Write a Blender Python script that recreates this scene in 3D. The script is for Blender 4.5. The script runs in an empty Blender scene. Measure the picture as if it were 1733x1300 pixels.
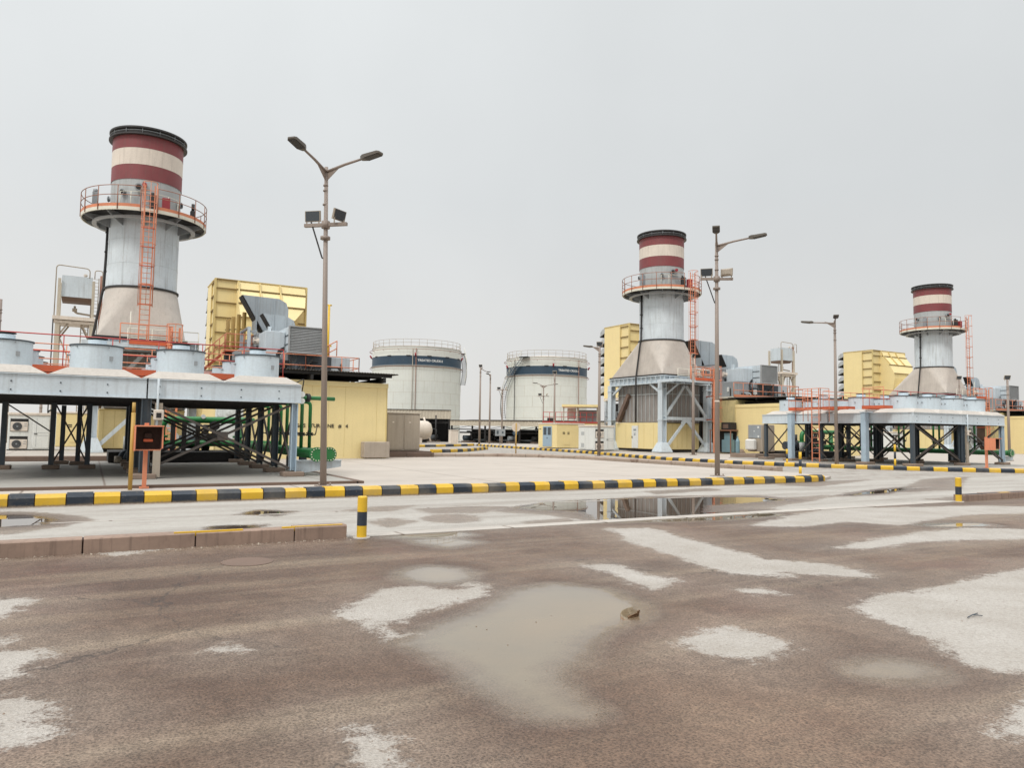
import bpy, math, random
import numpy as np
from mathutils import Vector, Matrix
random.seed(7)
PI = math.pi
C = bpy.context.scene.collection
P = 41.636                      # metres between the three generator units
EYE = 1.65
CAM = (-2.385, -50.322, EYE)
FOC, PITCH, ROLL, YAW = 1247.0, math.radians(3.76), math.radians(0.853), math.radians(29.696)

# ------------------------------------------------------------------ camera
def cam_axes():
    f = Vector((0, math.cos(PITCH), math.sin(PITCH))); r = Vector((1, 0, 0)); u = Vector((0, -math.sin(PITCH), math.cos(PITCH)))
    R = r*math.cos(ROLL) + u*math.sin(ROLL); U = u*math.cos(ROLL) - r*math.sin(ROLL)
    M = Matrix.Rotation(-YAW, 3, 'Z')
    return M @ R, M @ U, M @ f
R_, U_, F_ = cam_axes()
cd = bpy.data.cameras.new('camera'); cam = bpy.data.objects.new('camera', cd); C.objects.link(cam)
cam.matrix_world = Matrix(((R_.x, U_.x, -F_.x, CAM[0]), (R_.y, U_.y, -F_.y, CAM[1]), (R_.z, U_.z, -F_.z, CAM[2]), (0, 0, 0, 1)))
cd.sensor_fit = 'HORIZONTAL'; cd.sensor_width = 36.0; cd.lens = 36.0*FOC/1733.0; cd.clip_start = .05; cd.clip_end = 5000
bpy.context.scene.camera = cam

def ground(u, v, z=0.0):
    """site point on the ground that a surveyed photo point stands on"""
    d = F_ + R_*((u-866.5)/FOC) - U_*((v-650.0)/FOC)
    t = (z-EYE)/d.z
    return CAM[0]+d.x*t, CAM[1]+d.y*t

# ------------------------------------------------------------------ materials
def lin(c):
    c /= 255.0
    return c/12.92 if c <= .04045 else ((c+.055)/1.055)**2.4
def alb(rgb, k=1.35):
    return tuple(min(.86, lin(c)/k) for c in rgb)+(1,)
class NT:
    def __init__(s, name):
        s.m = bpy.data.materials.new(name); s.m.use_nodes = True; s.t = s.m.node_tree; s.n = s.t.nodes; s.l = s.t.links
        s.b = s.n['Principled BSDF']
    def new(s, typ, **kw):
        n = s.n.new(typ)
        for k, v in kw.items(): setattr(n, k, v)
        return n
    def link(s, a, b): s.l.new(a, b)
    def pos(s):
        if not hasattr(s, '_p'): s._p = s.new('ShaderNodeNewGeometry')
        return s._p.outputs['Position']
    def mapped(s, scale, src=None):
        m = s.new('ShaderNodeMapping'); m.inputs['Scale'].default_value = scale; s.link(src or s.pos(), m.inputs['Vector']); return m.outputs['Vector']
    def noise(s, vec, scale, detail=4, rough=.55):
        n = s.new('ShaderNodeTexNoise'); n.inputs['Scale'].default_value = scale; n.inputs['Detail'].default_value = detail
        n.inputs['Roughness'].default_value = rough; s.link(vec, n.inputs['Vector']); return n.outputs['Fac']
    def ramp(s, fac, a, b, lo=0., hi=1.):
        r = s.new('ShaderNodeMapRange'); r.inputs[1].default_value = a; r.inputs[2].default_value = b; r.inputs[3].default_value = lo; r.inputs[4].default_value = hi
        s.link(fac, r.inputs[0]); return r.outputs[0]
    def math(s, op, a, b=None):
        n = s.new('ShaderNodeMath', operation=op)
        for i, x in enumerate((a, b)):
            if x is None: continue
            if isinstance(x, (int, float)): n.inputs[i].default_value = x
            else: s.link(x, n.inputs[i])
        return n.outputs[0]
    def mix(s, fac, a, b, typ='MIX'):
        n = s.new('ShaderNodeMixRGB', blend_type=typ)
        for i, x in zip((0, 1, 2), (fac, a, b)):
            if isinstance(x, (int, float)): n.inputs[i].default_value = x
            elif isinstance(x, tuple): n.inputs[i].default_value = x
            else: s.link(x, n.inputs[i])
        return n.outputs[0]
    def color(s, c): s.link(c, s.b.inputs['Base Color'])
    def bump(s, h, st, dist=.01):
        n = s.new('ShaderNodeBump'); n.inputs['Strength'].default_value = st; n.inputs['Distance'].default_value = dist
        s.link(h, n.inputs['Height']); s.link(n.outputs[0], s.b.inputs['Normal']); return n

def paint(name, rgb, rough=.5, var=.12, streak=.15, rust=0.0, rustc=(120, 80, 55), scale=1.0, metal=0.0, spots=.0, k=1.08, dirt=(110, 98, 85)):
    """weathered paint: patchy tone, vertical run marks, optional rust blooms"""
    t = NT(name); base = alb(rgb, k)
    n1 = t.noise(t.mapped((1, 1, 1)), 1.1*scale, 5)
    col = t.mix(t.ramp(n1, .3, .7, 0, 1), tuple(c*(1-var) for c in base[:3])+(1,), tuple(min(.88, c*(1+var*.7)) for c in base[:3])+(1,))
    if streak:
        n2 = t.noise(t.mapped((5.5, 5.5, .28)), 1.3*scale, 4, .6)
        col = t.mix(t.ramp(n2, .52, .78, 0, streak*2.2), col, alb(dirt, k))
    n4 = t.noise(t.mapped((1, 1, 1)), 14*scale, 3)
    col = t.mix(t.ramp(n4, .3, .75, 0, .13), col, alb(dirt, k))
    if rust:
        n3 = t.noise(t.mapped((2.2, 2.2, .9)), 2.1*scale, 7, .65)
        col = t.mix(t.ramp(n3, .62-.14*rust, .70, 0, rust), col, alb(rustc, 1.2))
    t.color(col); t.b.inputs['Metallic'].default_value = metal
    t.link(t.ramp(n1, .2, .8, rough-.1, min(1, rough+.15)), t.b.inputs['Roughness'])
    t.bump(n4, .08, .01)
    return t.m
M = {}
M['barrel'] = paint('weathered_stack_cladding', (216, 225, 230), .45, .10, .22, .25, (176, 162, 152))
M['hopper'] = paint('bare_hopper_plate', (196, 187, 177), .6, .10, .12, .25, (184, 158, 140))
M['collar'] = paint('grey_collar', (180, 184, 184), .5, .10, .22)
M['red'] = paint('faded_maroon_band', (134, 62, 66), .5, .14, .16, .35, (110, 72, 74))
M['cream'] = paint('cream_band', (226, 214, 200), .55, .06, .15, .15, (170, 140, 110))
M['rim'] = paint('black_rim', (44, 44, 46), .5, .2, .1)
M['pale'] = paint('pale_blue_steel_paint', (206, 216, 222), .5, .07, .13, .12, (150, 130, 115))
M['drum'] = paint('pale_blue_fan_drum', (207, 220, 228), .46, .06, .08, .10, (176, 170, 162))
M['roofdust'] = paint('dusty_plenum_roof', (206, 199, 190), .8, .09, .06, k=1.2)
M['dark'] = paint('dark_shaded_steel', (40, 40, 42), .6, .18, .1)
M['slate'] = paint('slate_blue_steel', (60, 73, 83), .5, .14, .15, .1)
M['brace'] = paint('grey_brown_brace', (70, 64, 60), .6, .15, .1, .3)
M['lightblue'] = paint('light_blue_column', (172, 192, 206), .45, .08, .1)
M['orange'] = paint('faded_orange_rail', (224, 142, 106), .55, .14, .08, .2, (212, 124, 90))
M['orangedk'] = paint('orange_toe_board', (206, 96, 58), .55, .14, .1, .2, (150, 70, 50))
M['redrail'] = paint('red_rail', (190, 66, 62), .5, .12, .06)
M['railbrown'] = paint('rusty_brown_rail', (158, 106, 84), .6, .15, .1, .3)
M['creamrail'] = paint('cream_rail', (226, 222, 206), .5, .06, .05)
M['yellow'] = paint('pale_yellow_sheeting', (241, 221, 163), .5, .03, .05, .04, (206, 176, 120), dirt=(176, 150, 104))
M['yellowdk'] = paint('ochre_pipe', (190, 152, 72), .5, .1, .1)
M['yellowrib'] = paint('yellow_rib', (216, 194, 132), .5, .06, .1)
M['ribdark'] = paint('dark_rib_edge', (140, 116, 70), .7, .12, .1)  # horizontal ribs, browner and darker than the yellow sheeting
M['yellowpost'] = paint('yellow_post_paint', (232, 188, 44), .45, .08, .08, .1, (150, 110, 60))
M['navy'] = paint('navy_post_paint', (40, 52, 66), .5, .15, .1)
M['dirtyyellow'] = paint('stained_yellow_wall', (206, 192, 140), .6, .1, .3, .5, (150, 140, 108))
M['white'] = paint('off_white_panel', (228, 230, 226), .5, .04, .12, .03)
M['tank'] = paint('tank_shell_paint', (222, 224, 216), .5, .03, .14, .03, dirt=(186, 176, 158))
M['band'] = paint('tank_blue_band', (38, 66, 86), .45, .1, .06)
M['green'] = paint('green_pipe_paint', (24, 116, 56), .4, .15, .1, .05)
M['grey'] = paint('grey_equipment', (150, 156, 160), .5, .1, .2)
M['duct'] = paint('blue_grey_ductwork', (178, 188, 194), .45, .07, .16)
M['greybeige'] = paint('grey_beige_cabinet', (172, 160, 144), .6, .06, .15)
M['casing'] = paint('ribbed_duct_casing', (150, 144, 140), .5, .12, .35)
M['concrete_block'] = paint('rough_concrete_block', (178, 165, 150), .9, .1, .15)
M['brownwall'] = paint('damp_brown_concrete', (112, 92, 80), .8, .2, .1, .3, (80, 66, 58))
M['plinth'] = paint('plinth_concrete', (140, 122, 108), .9, .15, .1)
M['pole'] = paint('grey_brown_lamp_pole', (150, 136, 126), .5, .05, .08)
M['lamp'] = paint('dark_lamp_head', (40, 38, 36), .5, .1, .05)
M['lamptop'] = paint('lamp_head_top', (96, 90, 82), .5, .1, .1)
M['black'] = paint('black_steel', (26, 26, 28), .7, .2, .0)
M['roofblack'] = paint('dark_corrugated_roof', (56, 52, 48), .7, .2, .1)
M['beigeclad'] = paint('beige_shelter_cladding', (196, 186, 168), .6, .05, .1)
M['vessel'] = paint('cream_vessel', (214, 202, 188), .5, .06, .12)
M['bluegreydoor'] = paint('blue_grey_door', (156, 180, 198), .45, .05, .05)
M['galv'] = paint('galvanised_louvre', (172, 174, 174), .45, .08, .1)
M['redbox'] = paint('red_box', (158, 48, 58), .5, .1, .05)
M['lettering'] = paint('stencil_lettering', (70, 66, 52), .7, .1, 0)
M['whiteletter'] = paint('white_lettering', (230, 232, 230), .6, .03, 0)
M['bag'] = paint('white_sack', (224, 222, 216), .8, .08, .0)
M['bluedrum'] = paint('blue_grey_cylinder', (118, 150, 160), .5, .1, .1)
M['rustpipe'] = paint('rust_brown_pipe', (150, 104, 84), .6, .15, .1, .4)
def glassm():
    t = NT('dark_glass'); t.b.inputs['Base Color'].default_value = (.05, .06, .07, 1); t.b.inputs['Roughness'].default_value = .08; return t.m
M['glass'] = glassm()
M['interior'] = paint('dark_brown_inner', (66, 44, 38), .8, .2, .1)
M['cardboard'] = paint('wet_brown_cardboard', (104, 74, 44), .8, .2, .0)
M['shadefloor'] = paint('shade_dark_floor', (58, 54, 50), .6, .2, 0)  # floor colour kept dark to carry the shade inside the pump shelters

def concrete(name, rgb, jx=None, jy=None, rough=.9, stain=.35, off=(0, 0), dark=(160, 146, 132)):
    t = NT(name)
    n1 = t.noise(t.mapped((1, 1, 1)), .45, 6, .6); n2 = t.noise(t.mapped((1, 1, 1)), 40, 3); n3 = t.noise(t.mapped((.25, 1, 1)), 1.3, 5, .6)
    col = t.mix(t.ramp(n1, .35, .7), alb(rgb), tuple(c*.88 for c in alb(rgb)[:3])+(1,))
    col = t.mix(t.ramp(n3, .56, .72, 0, stain), col, alb(dark))
    col = t.mix(t.ramp(n2, .35, .7, 0, .2), col, alb(dark))
    if jx:
        sx = t.new('ShaderNodeSeparateXYZ'); t.link(t.pos(), sx.inputs[0])
        js = None
        for out, st, o in ((0, jx, off[0]), (1, jy, off[1])):
            q = t.math('ADD', sx.outputs[out], o); w = t.math('MULTIPLY', t.math('SUBTRACT', n1, .5), .06)
            q = t.math('ADD', q, w); m = t.math('PINGPONG', q, st/2.0)
            e = t.ramp(m, .015, .04, 1, 0)
            js = e if js is None else t.math('MAXIMUM', js, e)
        col = t.mix(t.math('MULTIPLY', js, .75), col, alb((120, 104, 92)))
    t.color(col); t.b.inputs['Roughness'].default_value = rough; t.bump(n2, .15, .01)
    return t.m
M['pad'] = concrete('pale_concrete_pad', (206, 196, 185), 6.2, 5.3, off=(40.9, 60.4))
M['slab'] = concrete('grey_damp_slab', (180, 176, 168), 5.6, 6.1, stain=.5, off=(41.2, 60.9), dark=(140, 130, 120), rough=.6)
M['gutter'] = concrete('gutter_concrete', (204, 197, 188), 2.0, 50, stain=.25, off=(40, 25))
M['hardstand'] = concrete('dusty_hardstanding', (202, 193, 182), 7, 7, off=(41, 61))
M['kerbstone'] = paint('brown_kerb_stone', (152, 129, 114), .8, .2, .35, .45, (108, 88, 76), scale=1.6, dirt=(96, 80, 70))
M['palekerb'] = concrete('pale_pitted_kerb', (190, 172, 156), None, stain=.85, dark=(112, 80, 66), rough=.85)

def kerbpaint(name, rgb, wear):
    t = NT(name)
    n1 = t.noise(t.mapped((1, 1, 1)), 2.2, 5); n2 = t.noise(t.mapped((1, 1, 1)), 22, 4, .65)
    b = alb(rgb, 1.3)
    col = t.mix(t.ramp(n1, .3, .7), b, tuple(c*.8 for c in b[:3])+(1,))
    n3 = t.noise(t.mapped((1, 1, 1)), .9, 5, .6); col = t.mix(t.ramp(n3, .45, .7, 0, .38), col, alb((170, 158, 138)))
    sx = t.new('ShaderNodeSeparateXYZ'); t.link(t.pos(), sx.inputs[0])
    low = t.ramp(t.math('ADD', sx.outputs[2], t.math('MULTIPLY', n2, .07)), .075, .035, 0, .8)
    col = t.mix(t.math('MAXIMUM', low, t.ramp(n2, .66-wear, .72, 0, .7)), col, alb((150, 132, 112)))
    t.color(col); t.link(t.ramp(n1, .3, .7, .45, .65), t.b.inputs['Roughness']); t.bump(n2, .25, .01)
    return t.m
M['kyellow'] = kerbpaint('yellow_kerb_paint', (244, 196, 48), .05)
M['knavy'] = kerbpaint('navy_kerb_paint', (38, 50, 64), .03)

def asphalt():
    """wet and dry asphalt: two surveyed fields (dry ground, standing water) broken up by noise"""
    t = NT('rain_wet_asphalt')
    def attr(n): a = t.new('ShaderNodeAttribute'); a.attribute_name = n; return a.outputs['Fac']
    A, W, R = attr('dry'), attr('water'), attr('road')
    p = t.pos(); one = t.mapped((1, 1, 1))
    def rot(scale, deg):
        m = t.new('ShaderNodeMapping'); m.inputs['Scale'].default_value = scale; m.inputs['Rotation'].default_value = (0, 0, math.radians(deg)); t.link(p, m.inputs['Vector']); return m.outputs['Vector']
    c = lambda n: t.math('SUBTRACT', n, .5)
    nA = t.noise(one, 1.1, 7, .6); nB = t.noise(one, 7, 6, .65); nC = t.noise(one, 55, 4, .65); nD = t.noise(one, .26, 6, .6); nG = t.noise(one, 24, 5, .7)
    nE = t.noise(rot((.22, 1.5, 1), 0), .9, 6, .6); nT = t.noise(rot((.10, 1.6, 1), 52), 1.0, 4, .5); nM = t.noise(one, .75, 7, .65); nH = t.noise(rot((.5, 1.6, 1), 8), 2.6, 7, .68)
    sp = t.new('ShaderNodeTexVoronoi'); sp.inputs['Scale'].default_value = 62; t.link(p, sp.inputs['Vector'])
    d = A
    for n, k in ((nA, .55), (nB, .5), (nG, .42), (nC, .3), (nH, .35)): d = t.math('ADD', d, t.math('MULTIPLY', c(n), k))
    dry = t.ramp(d, -.03, .09); halo = t.ramp(d, -.8, .0)
    w = W
    for n, k in ((nA, .34), (nB, .2), (nG, .14), (nC, .2)): w = t.math('ADD', w, t.math('MULTIPLY', c(n), k))
    w = t.math('ADD', w, t.math('MULTIPLY', t.math('MULTIPLY', R, c(nH)), .55))
    wat = t.ramp(w, -.26, .14); damp = t.ramp(w, -.75, -.1)
    k_ = 1.42
    wet = t.mix(t.ramp(nD, .36, .62), alb((126, 104, 87), k_), alb((93, 72, 59), k_))
    wet = t.mix(t.ramp(nM, .45, .68, 0, .75), wet, alb((82, 64, 53), k_))
    wet = t.mix(t.ramp(nE, .5, .70, 0, .42), wet, alb((150, 130, 108), k_))
    wet = t.mix(t.ramp(nT, .52, .68, 0, .45), wet, alb((156, 139, 118), k_))
    red = t.noise(one, .5, 4); wet = t.mix(t.ramp(red, .54, .7, 0, .28), wet, alb((118, 78, 66), k_))
    wet = t.mix(t.math('MULTIPLY', R, .55), wet, alb((146, 137, 128), 1.5))
    wet = t.mix(t.math('MULTIPLY', halo, .25), wet, alb((170, 159, 146), k_))
    wet = t.mix(t.math('MULTIPLY', damp, .6), wet, alb((86, 66, 54), k_))
    speck = t.math('MULTIPLY', t.ramp(sp.outputs['Distance'], .05, .6, .5, 1.38), t.ramp(nC, .3, .7, .66, 1.34)); speck = t.math('MULTIPLY', speck, t.ramp(nB, .3, .7, .84, 1.16))
    def scaled(col, f):
        sc = t.new('ShaderNodeVectorMath', operation='SCALE'); t.link(col, sc.inputs[0]); t.link(f, sc.inputs['Scale']); return sc.outputs[0]
    wet = scaled(wet, speck)
    roadc = t.mix(t.ramp(nB, .35, .7, 0, .6), alb((208, 203, 195), 1.48), alb((190, 183, 173), 1.48)); roadc = t.mix(t.ramp(nE, .42, .66, 0, .6), roadc, alb((168, 158, 148), 1.55))
    lotc = t.mix(t.ramp(nA, .35, .68), alb((208, 202, 194), 1.42), alb((188, 180, 170), 1.42)); lotc = t.mix(t.ramp(nG, .45, .7, 0, .55), lotc, alb((160, 148, 136), 1.42))
    dryc = scaled(t.mix(R, lotc, roadc), t.ramp(nC, .3, .7, .82, 1.12))
    col = t.mix(dry, wet, dryc)
    v = t.new('ShaderNodeTexVoronoi', feature='DISTANCE_TO_EDGE'); v.inputs['Scale'].default_value = .3
    wob = t.new('ShaderNodeVectorMath', operation='ADD'); t.link(p, wob.inputs[0])
    nv = t.new('ShaderNodeTexNoise'); nv.inputs['Scale'].default_value = .9; nv.inputs['Detail'].default_value = 7; nv.inputs['Roughness'].default_value = .65; t.link(p, nv.inputs['Vector'])
    vs = t.new('ShaderNodeVectorMath', operation='SCALE'); t.link(nv.outputs['Color'], vs.inputs[0]); vs.inputs['Scale'].default_value = .9
    t.link(vs.outputs[0], wob.inputs[1]); t.link(wob.outputs[0], v.inputs['Vector'])
    crk = t.math('MULTIPLY', t.ramp(v.outputs['Distance'], .001, .005, 1, 0), t.ramp(nD, .53, .6)); crk = t.math('MULTIPLY', t.math('MULTIPLY', crk, t.math('SUBTRACT', 1.0, R)), t.math('SUBTRACT', 1.0, dry))
    col = t.mix(t.math('MULTIPLY', crk, .6), col, (.02, .017, .015, 1))
    col = t.mix(t.math('MULTIPLY', wat, .85), col, t.mix(R, t.mix(t.ramp(nD, .4, .6), alb((162, 143, 114), 1.55), alb((146, 135, 114), 1.55)), alb((96, 82, 70), 1.5)))
    t.color(col)
    rough = t.math('ADD', t.ramp(nB, .3, .7, .34, .58), t.math('MULTIPLY', dry, .45)); rough = t.math('ADD', rough, t.math('MULTIPLY', c(nM), .5))
    rough = t.math('MULTIPLY', t.math('MAXIMUM', rough, .12), t.ramp(w, -.34, .03, 1, .0)); t.link(t.math('ADD', rough, .012), t.b.inputs['Roughness'])
    t.link(t.ramp(w, -.3, .0, .32, 1.0), t.b.inputs['Specular IOR Level'])
    h = t.math('ADD', t.math('MULTIPLY', sp.outputs['Distance'], .8), t.math('MULTIPLY', nC, .7))
    bn = t.bump(h, .5, .014); t.link(t.math('MULTIPLY', t.ramp(w, -.3, .0, 1, .0), .7), bn.inputs['Strength'])
    return t.m
M['asphalt'] = asphalt()

# ------------------------------------------------------------------ mesh builder
class MB:
    def __init__(s): s.v = []; s.f = []; s.sm = []; s.mi = []; s.cur = 0
    def add(s, vs, fs, smooth=False):
        o = len(s.v); s.v += [tuple(x) for x in vs]
        for f in fs: s.f.append(tuple(i+o for i in f)); s.sm.append(smooth); s.mi.append(s.cur)
        return s
    def box(s, x0, x1, y0, y1, z0, z1):
        return s.add([(x, y, z) for z in (z0, z1) for y in (y0, y1) for x in (x0, x1)],
                     [(0, 2, 3, 1), (4, 5, 7, 6), (0, 1, 5, 4), (2, 6, 7, 3), (0, 4, 6, 2), (1, 3, 7, 5)])
    def bev(s, x0, x1, y0, y1, z0, z1, b=.02):
        ring = lambda z, i: [(x0+i+b, y0+i, z), (x1-i-b, y0+i, z), (x1-i, y0+i+b, z), (x1-i, y1-i-b, z), (x1-i-b, y1-i, z), (x0+i+b, y1-i, z), (x0+i, y1-i-b, z), (x0+i, y0+i+b, z)]
        return s.loft([ring(z0, b), ring(z0+b, 0), ring(z1-b, 0), ring(z1, b)], caps=True, smooth=False)
    def loft(s, rings, caps=True, smooth=False, closed=True):
        n = len(rings[0]); vs = [p for r in rings for p in r]; fs = []
        for k in range(len(rings)-1):
            for i in range(n if closed else n-1):
                j = (i+1) % n; fs.append((k*n+i, k*n+j, (k+1)*n+j, (k+1)*n+i))
        s.add(vs, fs, smooth)
        if caps:
            o = len(s.v)-len(vs)
            s.f.append(tuple(o+i for i in reversed(range(n)))); s.sm.append(False); s.mi.append(s.cur)
            s.f.append(tuple(o+(len(rings)-1)*n+i for i in range(n))); s.sm.append(False); s.mi.append(s.cur)
        return s
    def prism(s, pts, axis, a, b):
        """polygon pts (2-D) pushed along axis 'x','y' or 'z' from a to b"""
        f = {'x': lambda p, t: (t, p[0], p[1]), 'y': lambda p, t: (p[0], t, p[1]), 'z': lambda p, t: (p[0], p[1], t)}[axis]
        return s.loft([[f(p, a) for p in pts], [f(p, b) for p in pts]])
    def rod(s, p0, p1, r, n=6, r1=None, smooth=True):
        return s.sweep([p0, p1], r, n, r1, smooth)
    def sweep(s, pts, r, n=6, r1=None, smooth=True, caps=True):
        pts = [Vector(p) for p in pts]; rings = []; N = len(pts); up = None
        for i, p in enumerate(pts):
            d = (pts[min(i+1, N-1)]-pts[max(i-1, 0)]).normalized()
            if up is None: up = Vector((0, 0, 1)) if abs(d.z) < .9 else Vector((1, 0, 0))
            a = d.cross(up).normalized(); b = a.cross(d).normalized(); up = b
            rr = r if r1 is None else r+(r1-r)*i/(N-1)
            rings.append([p+a*(rr*math.cos(2*PI*k/n))+b*(rr*math.sin(2*PI*k/n)) for k in range(n)])
        return s.loft(rings, caps, smooth)
    def pipe(s, pts, r, bend=.3, n=10):
        pts = [Vector(p) for p in pts]; out = [pts[0]]
        for i in range(1, len(pts)-1):
            a = (pts[i-1]-pts[i]); b = (pts[i+1]-pts[i]); q = min(bend, a.length*.49, b.length*.49)
            A = pts[i]+a.normalized()*q; B = pts[i]+b.normalized()*q
            for k in range(6):
                t = k/5; out.append(A*(1-t)**2+pts[i]*2*t*(1-t)+B*t*t)
        out.append(pts[-1]); return s.sweep(out, r, n)
    def beam(s, p0, p1, w, h=None, side=None):
        h = h or w; p0 = Vector(p0); p1 = Vector(p1); d = (p1-p0).normalized()
        u = Vector(side) if side else (Vector((0, 0, 1)) if abs(d.z) < .95 else Vector((0, 1, 0)))
        a = d.cross(u).normalized(); b = a.cross(d).normalized()
        q = lambda p: [p+a*x*w/2+b*y*h/2 for x, y in ((-1, -1), (1, -1), (1, 1), (-1, 1))]
        return s.loft([q(p0), q(p1)])
    def lathe(s, prof, c=(0, 0), n=32, a0=0, a1=2*PI, smooth=True):
        full = abs(a1-a0-2*PI) < 1e-6; k = n if full else n+1
        rings = [[(c[0]+r*math.cos(a0+(a1-a0)*i/n), c[1]+r*math.sin(a0+(a1-a0)*i/n), z) for i in range(k)] for r, z in prof]
        for A, B in zip(rings[:-1], rings[1:]): s.loft([A, B], False, smooth, full)
        return s
    def cyl(s, c, r, z0, z1, n=24, r1=None):
        r1 = r if r1 is None else r1
        return s.loft([[(c[0]+q*math.cos(2*PI*i/n), c[1]+q*math.sin(2*PI*i/n), z) for i in range(n)] for q, z in ((r, z0), (r1, z1))], True, True)
    def cylx(s, p0, p1, r, n=20): return s.rod(p0, p1, r, n)
    def rail(s, path, heights=(.55, 1.1), r=.025, post=1.2, closed=False):
        path = [Vector(p) for p in path]
        if closed: path.append(path[0])
        for h in heights:
            for a, b in zip(path[:-1], path[1:]): s.rod(a+Vector((0, 0, h)), b+Vector((0, 0, h)), r, 5)
        for a, b in zip(path[:-1], path[1:]):
            n = max(1, round((b-a).length/post))
            for i in range(n+1): q = a.lerp(b, i/n); s.rod(q, q+Vector((0, 0, heights[-1])), r*1.05, 5)
        return s
    def ladder(s, c, w, z0, z1, ax='x', r=.028, step=.3):
        d = Vector((1, 0, 0)) if ax == 'x' else Vector((0, 1, 0)); c = Vector(c)
        for e in (-1, 1): s.beam(c+d*(e*w/2)+Vector((0, 0, z0)), c+d*(e*w/2)+Vector((0, 0, z1)), r*2.4, r*1.6)
        z = z0+.2
        while z < z1: s.rod(c-d*w/2+Vector((0, 0, z)), c+d*w/2+Vector((0, 0, z)), r*.62, 4); z += step
        return s
    def cage(s, c, rad, z0, z1, out, r=.02, hoops=1.1, straps=5):
        """half-hoop ladder cage bulging towards 2-D direction out"""
        a = math.atan2(out[1], out[0]); pts = lambda z: [(c[0]+rad*math.cos(a+t), c[1]+rad*math.sin(a+t), z) for t in np.linspace(-2.0, 2.0, 11)]
        n = max(1, round((z1-z0)/hoops))
        for i in range(n+1): s.sweep(pts(z0+(z1-z0)*i/n), r*1.3, 4)
        for t in np.linspace(-1.9, 1.9, straps):
            q = (c[0]+rad*math.cos(a+t), c[1]+rad*math.sin(a+t)); s.rod((*q, z0), (*q, z1), r, 4)
        return s
    def mesh(s, name, mats, base=(0, 0, 0)):
        me = bpy.data.meshes.new(name)
        b = Vector(base); me.from_pydata([Vector(v)-b for v in s.v], [], s.f)
        for m in mats: me.materials.append(m)
        me.polygons.foreach_set('use_smooth', s.sm); me.polygons.foreach_set('material_index', s.mi); me.update()
        return me
def thing(name, label, cat, base=(0, 0, 0), group=None):
    o = bpy.data.objects.new(name, None); C.objects.link(o); o.location = base; o.empty_display_size = .2
    o['label'] = label; o['category'] = cat; o['base'] = list(base)
    if group: o['group'] = group
    return o
def part(t, name, mb, mat, parent=None, label=None):
    me = mb.mesh(name, mat if isinstance(mat, (list, tuple)) else [mat], t['base'])
    o = bpy.data.objects.new(name, me); C.objects.link(o); o.parent = parent or t
    if label: o['label'] = label
    return o
def solo(name, label, cat, mb, mat, base=(0, 0, 0), group=None):
    me = mb.mesh(name, mat if isinstance(mat, (list, tuple)) else [mat], base); o = bpy.data.objects.new(name, me); C.objects.link(o); o.location = base
    o['label'] = label; o['category'] = cat
    if group: o['group'] = group
    return o
def struct(name, mb, mat):
    me = mb.mesh(name, mat if isinstance(mat, (list, tuple)) else [mat]); o = bpy.data.objects.new(name, me); C.objects.link(o); o['kind'] = 'structure'; return o
def dup(o, off, label=None, parent=None):
    c = o.copy(); C.objects.link(c)
    if parent: c.parent = parent
    else: c.location = Vector(o.location)+Vector(off)
    if label: c['label'] = label
    for ch in [x for x in bpy.data.objects if x.parent == o]: dup(ch, off, None, c)
    return c
def units(root, labels):
    """copies of a unit-0 thing at the other units: {unit: label}"""
    for k, lb in labels.items(): dup(root, (P*k, 0, 0), lb)
def text_mesh(body, size, mat_i=0):
    cu = bpy.data.curves.new('t', 'FONT'); cu.body = body; cu.size = size; cu.extrude = .004; cu.resolution_u = 3; cu.offset = .012*size/.5
    o = bpy.data.objects.new('t', cu); C.objects.link(o)
    me = bpy.data.meshes.new_from_object(o.evaluated_get(bpy.context.evaluated_depsgraph_get()))
    vs = [v.co.copy() for v in me.vertices]; fs = [tuple(p.vertices) for p in me.polygons]
    bpy.data.objects.remove(o); bpy.data.curves.remove(cu); bpy.data.meshes.remove(me)
    return vs, fs
#--SECTIONS--
# ------------------------------------------------------------------ ground: wet asphalt with surveyed dry patches and puddles
def sd_poly(X, Y, poly):
    """signed distance (m), positive inside"""
    d = np.full(X.shape, 1e9); ins = np.zeros(X.shape, bool); n = len(poly)
    for i in range(n):
        ax, ay = poly[i]; bx, by = poly[(i+1) % n]
        ex, ey = bx-ax, by-ay; L = ex*ex+ey*ey+1e-12
        t = np.clip(((X-ax)*ex+(Y-ay)*ey)/L, 0, 1); d = np.minimum(d, (X-ax-t*ex)**2+(Y-ay-t*ey)**2)
        c = ((ay > Y) != (by > Y)); ins ^= c & (X < ex*(Y-ay)/(ey if abs(ey) > 1e-12 else 1e-12)+ax)
    return np.where(ins, 1, -1)*np.sqrt(d)
G = lambda pts: [ground(u, v) for u, v in pts]
def ell(u, v, a, b, n=14): return [(u+a*math.cos(2*PI*i/n), v+b*math.sin(2*PI*i/n)) for i in range(n)]
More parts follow.
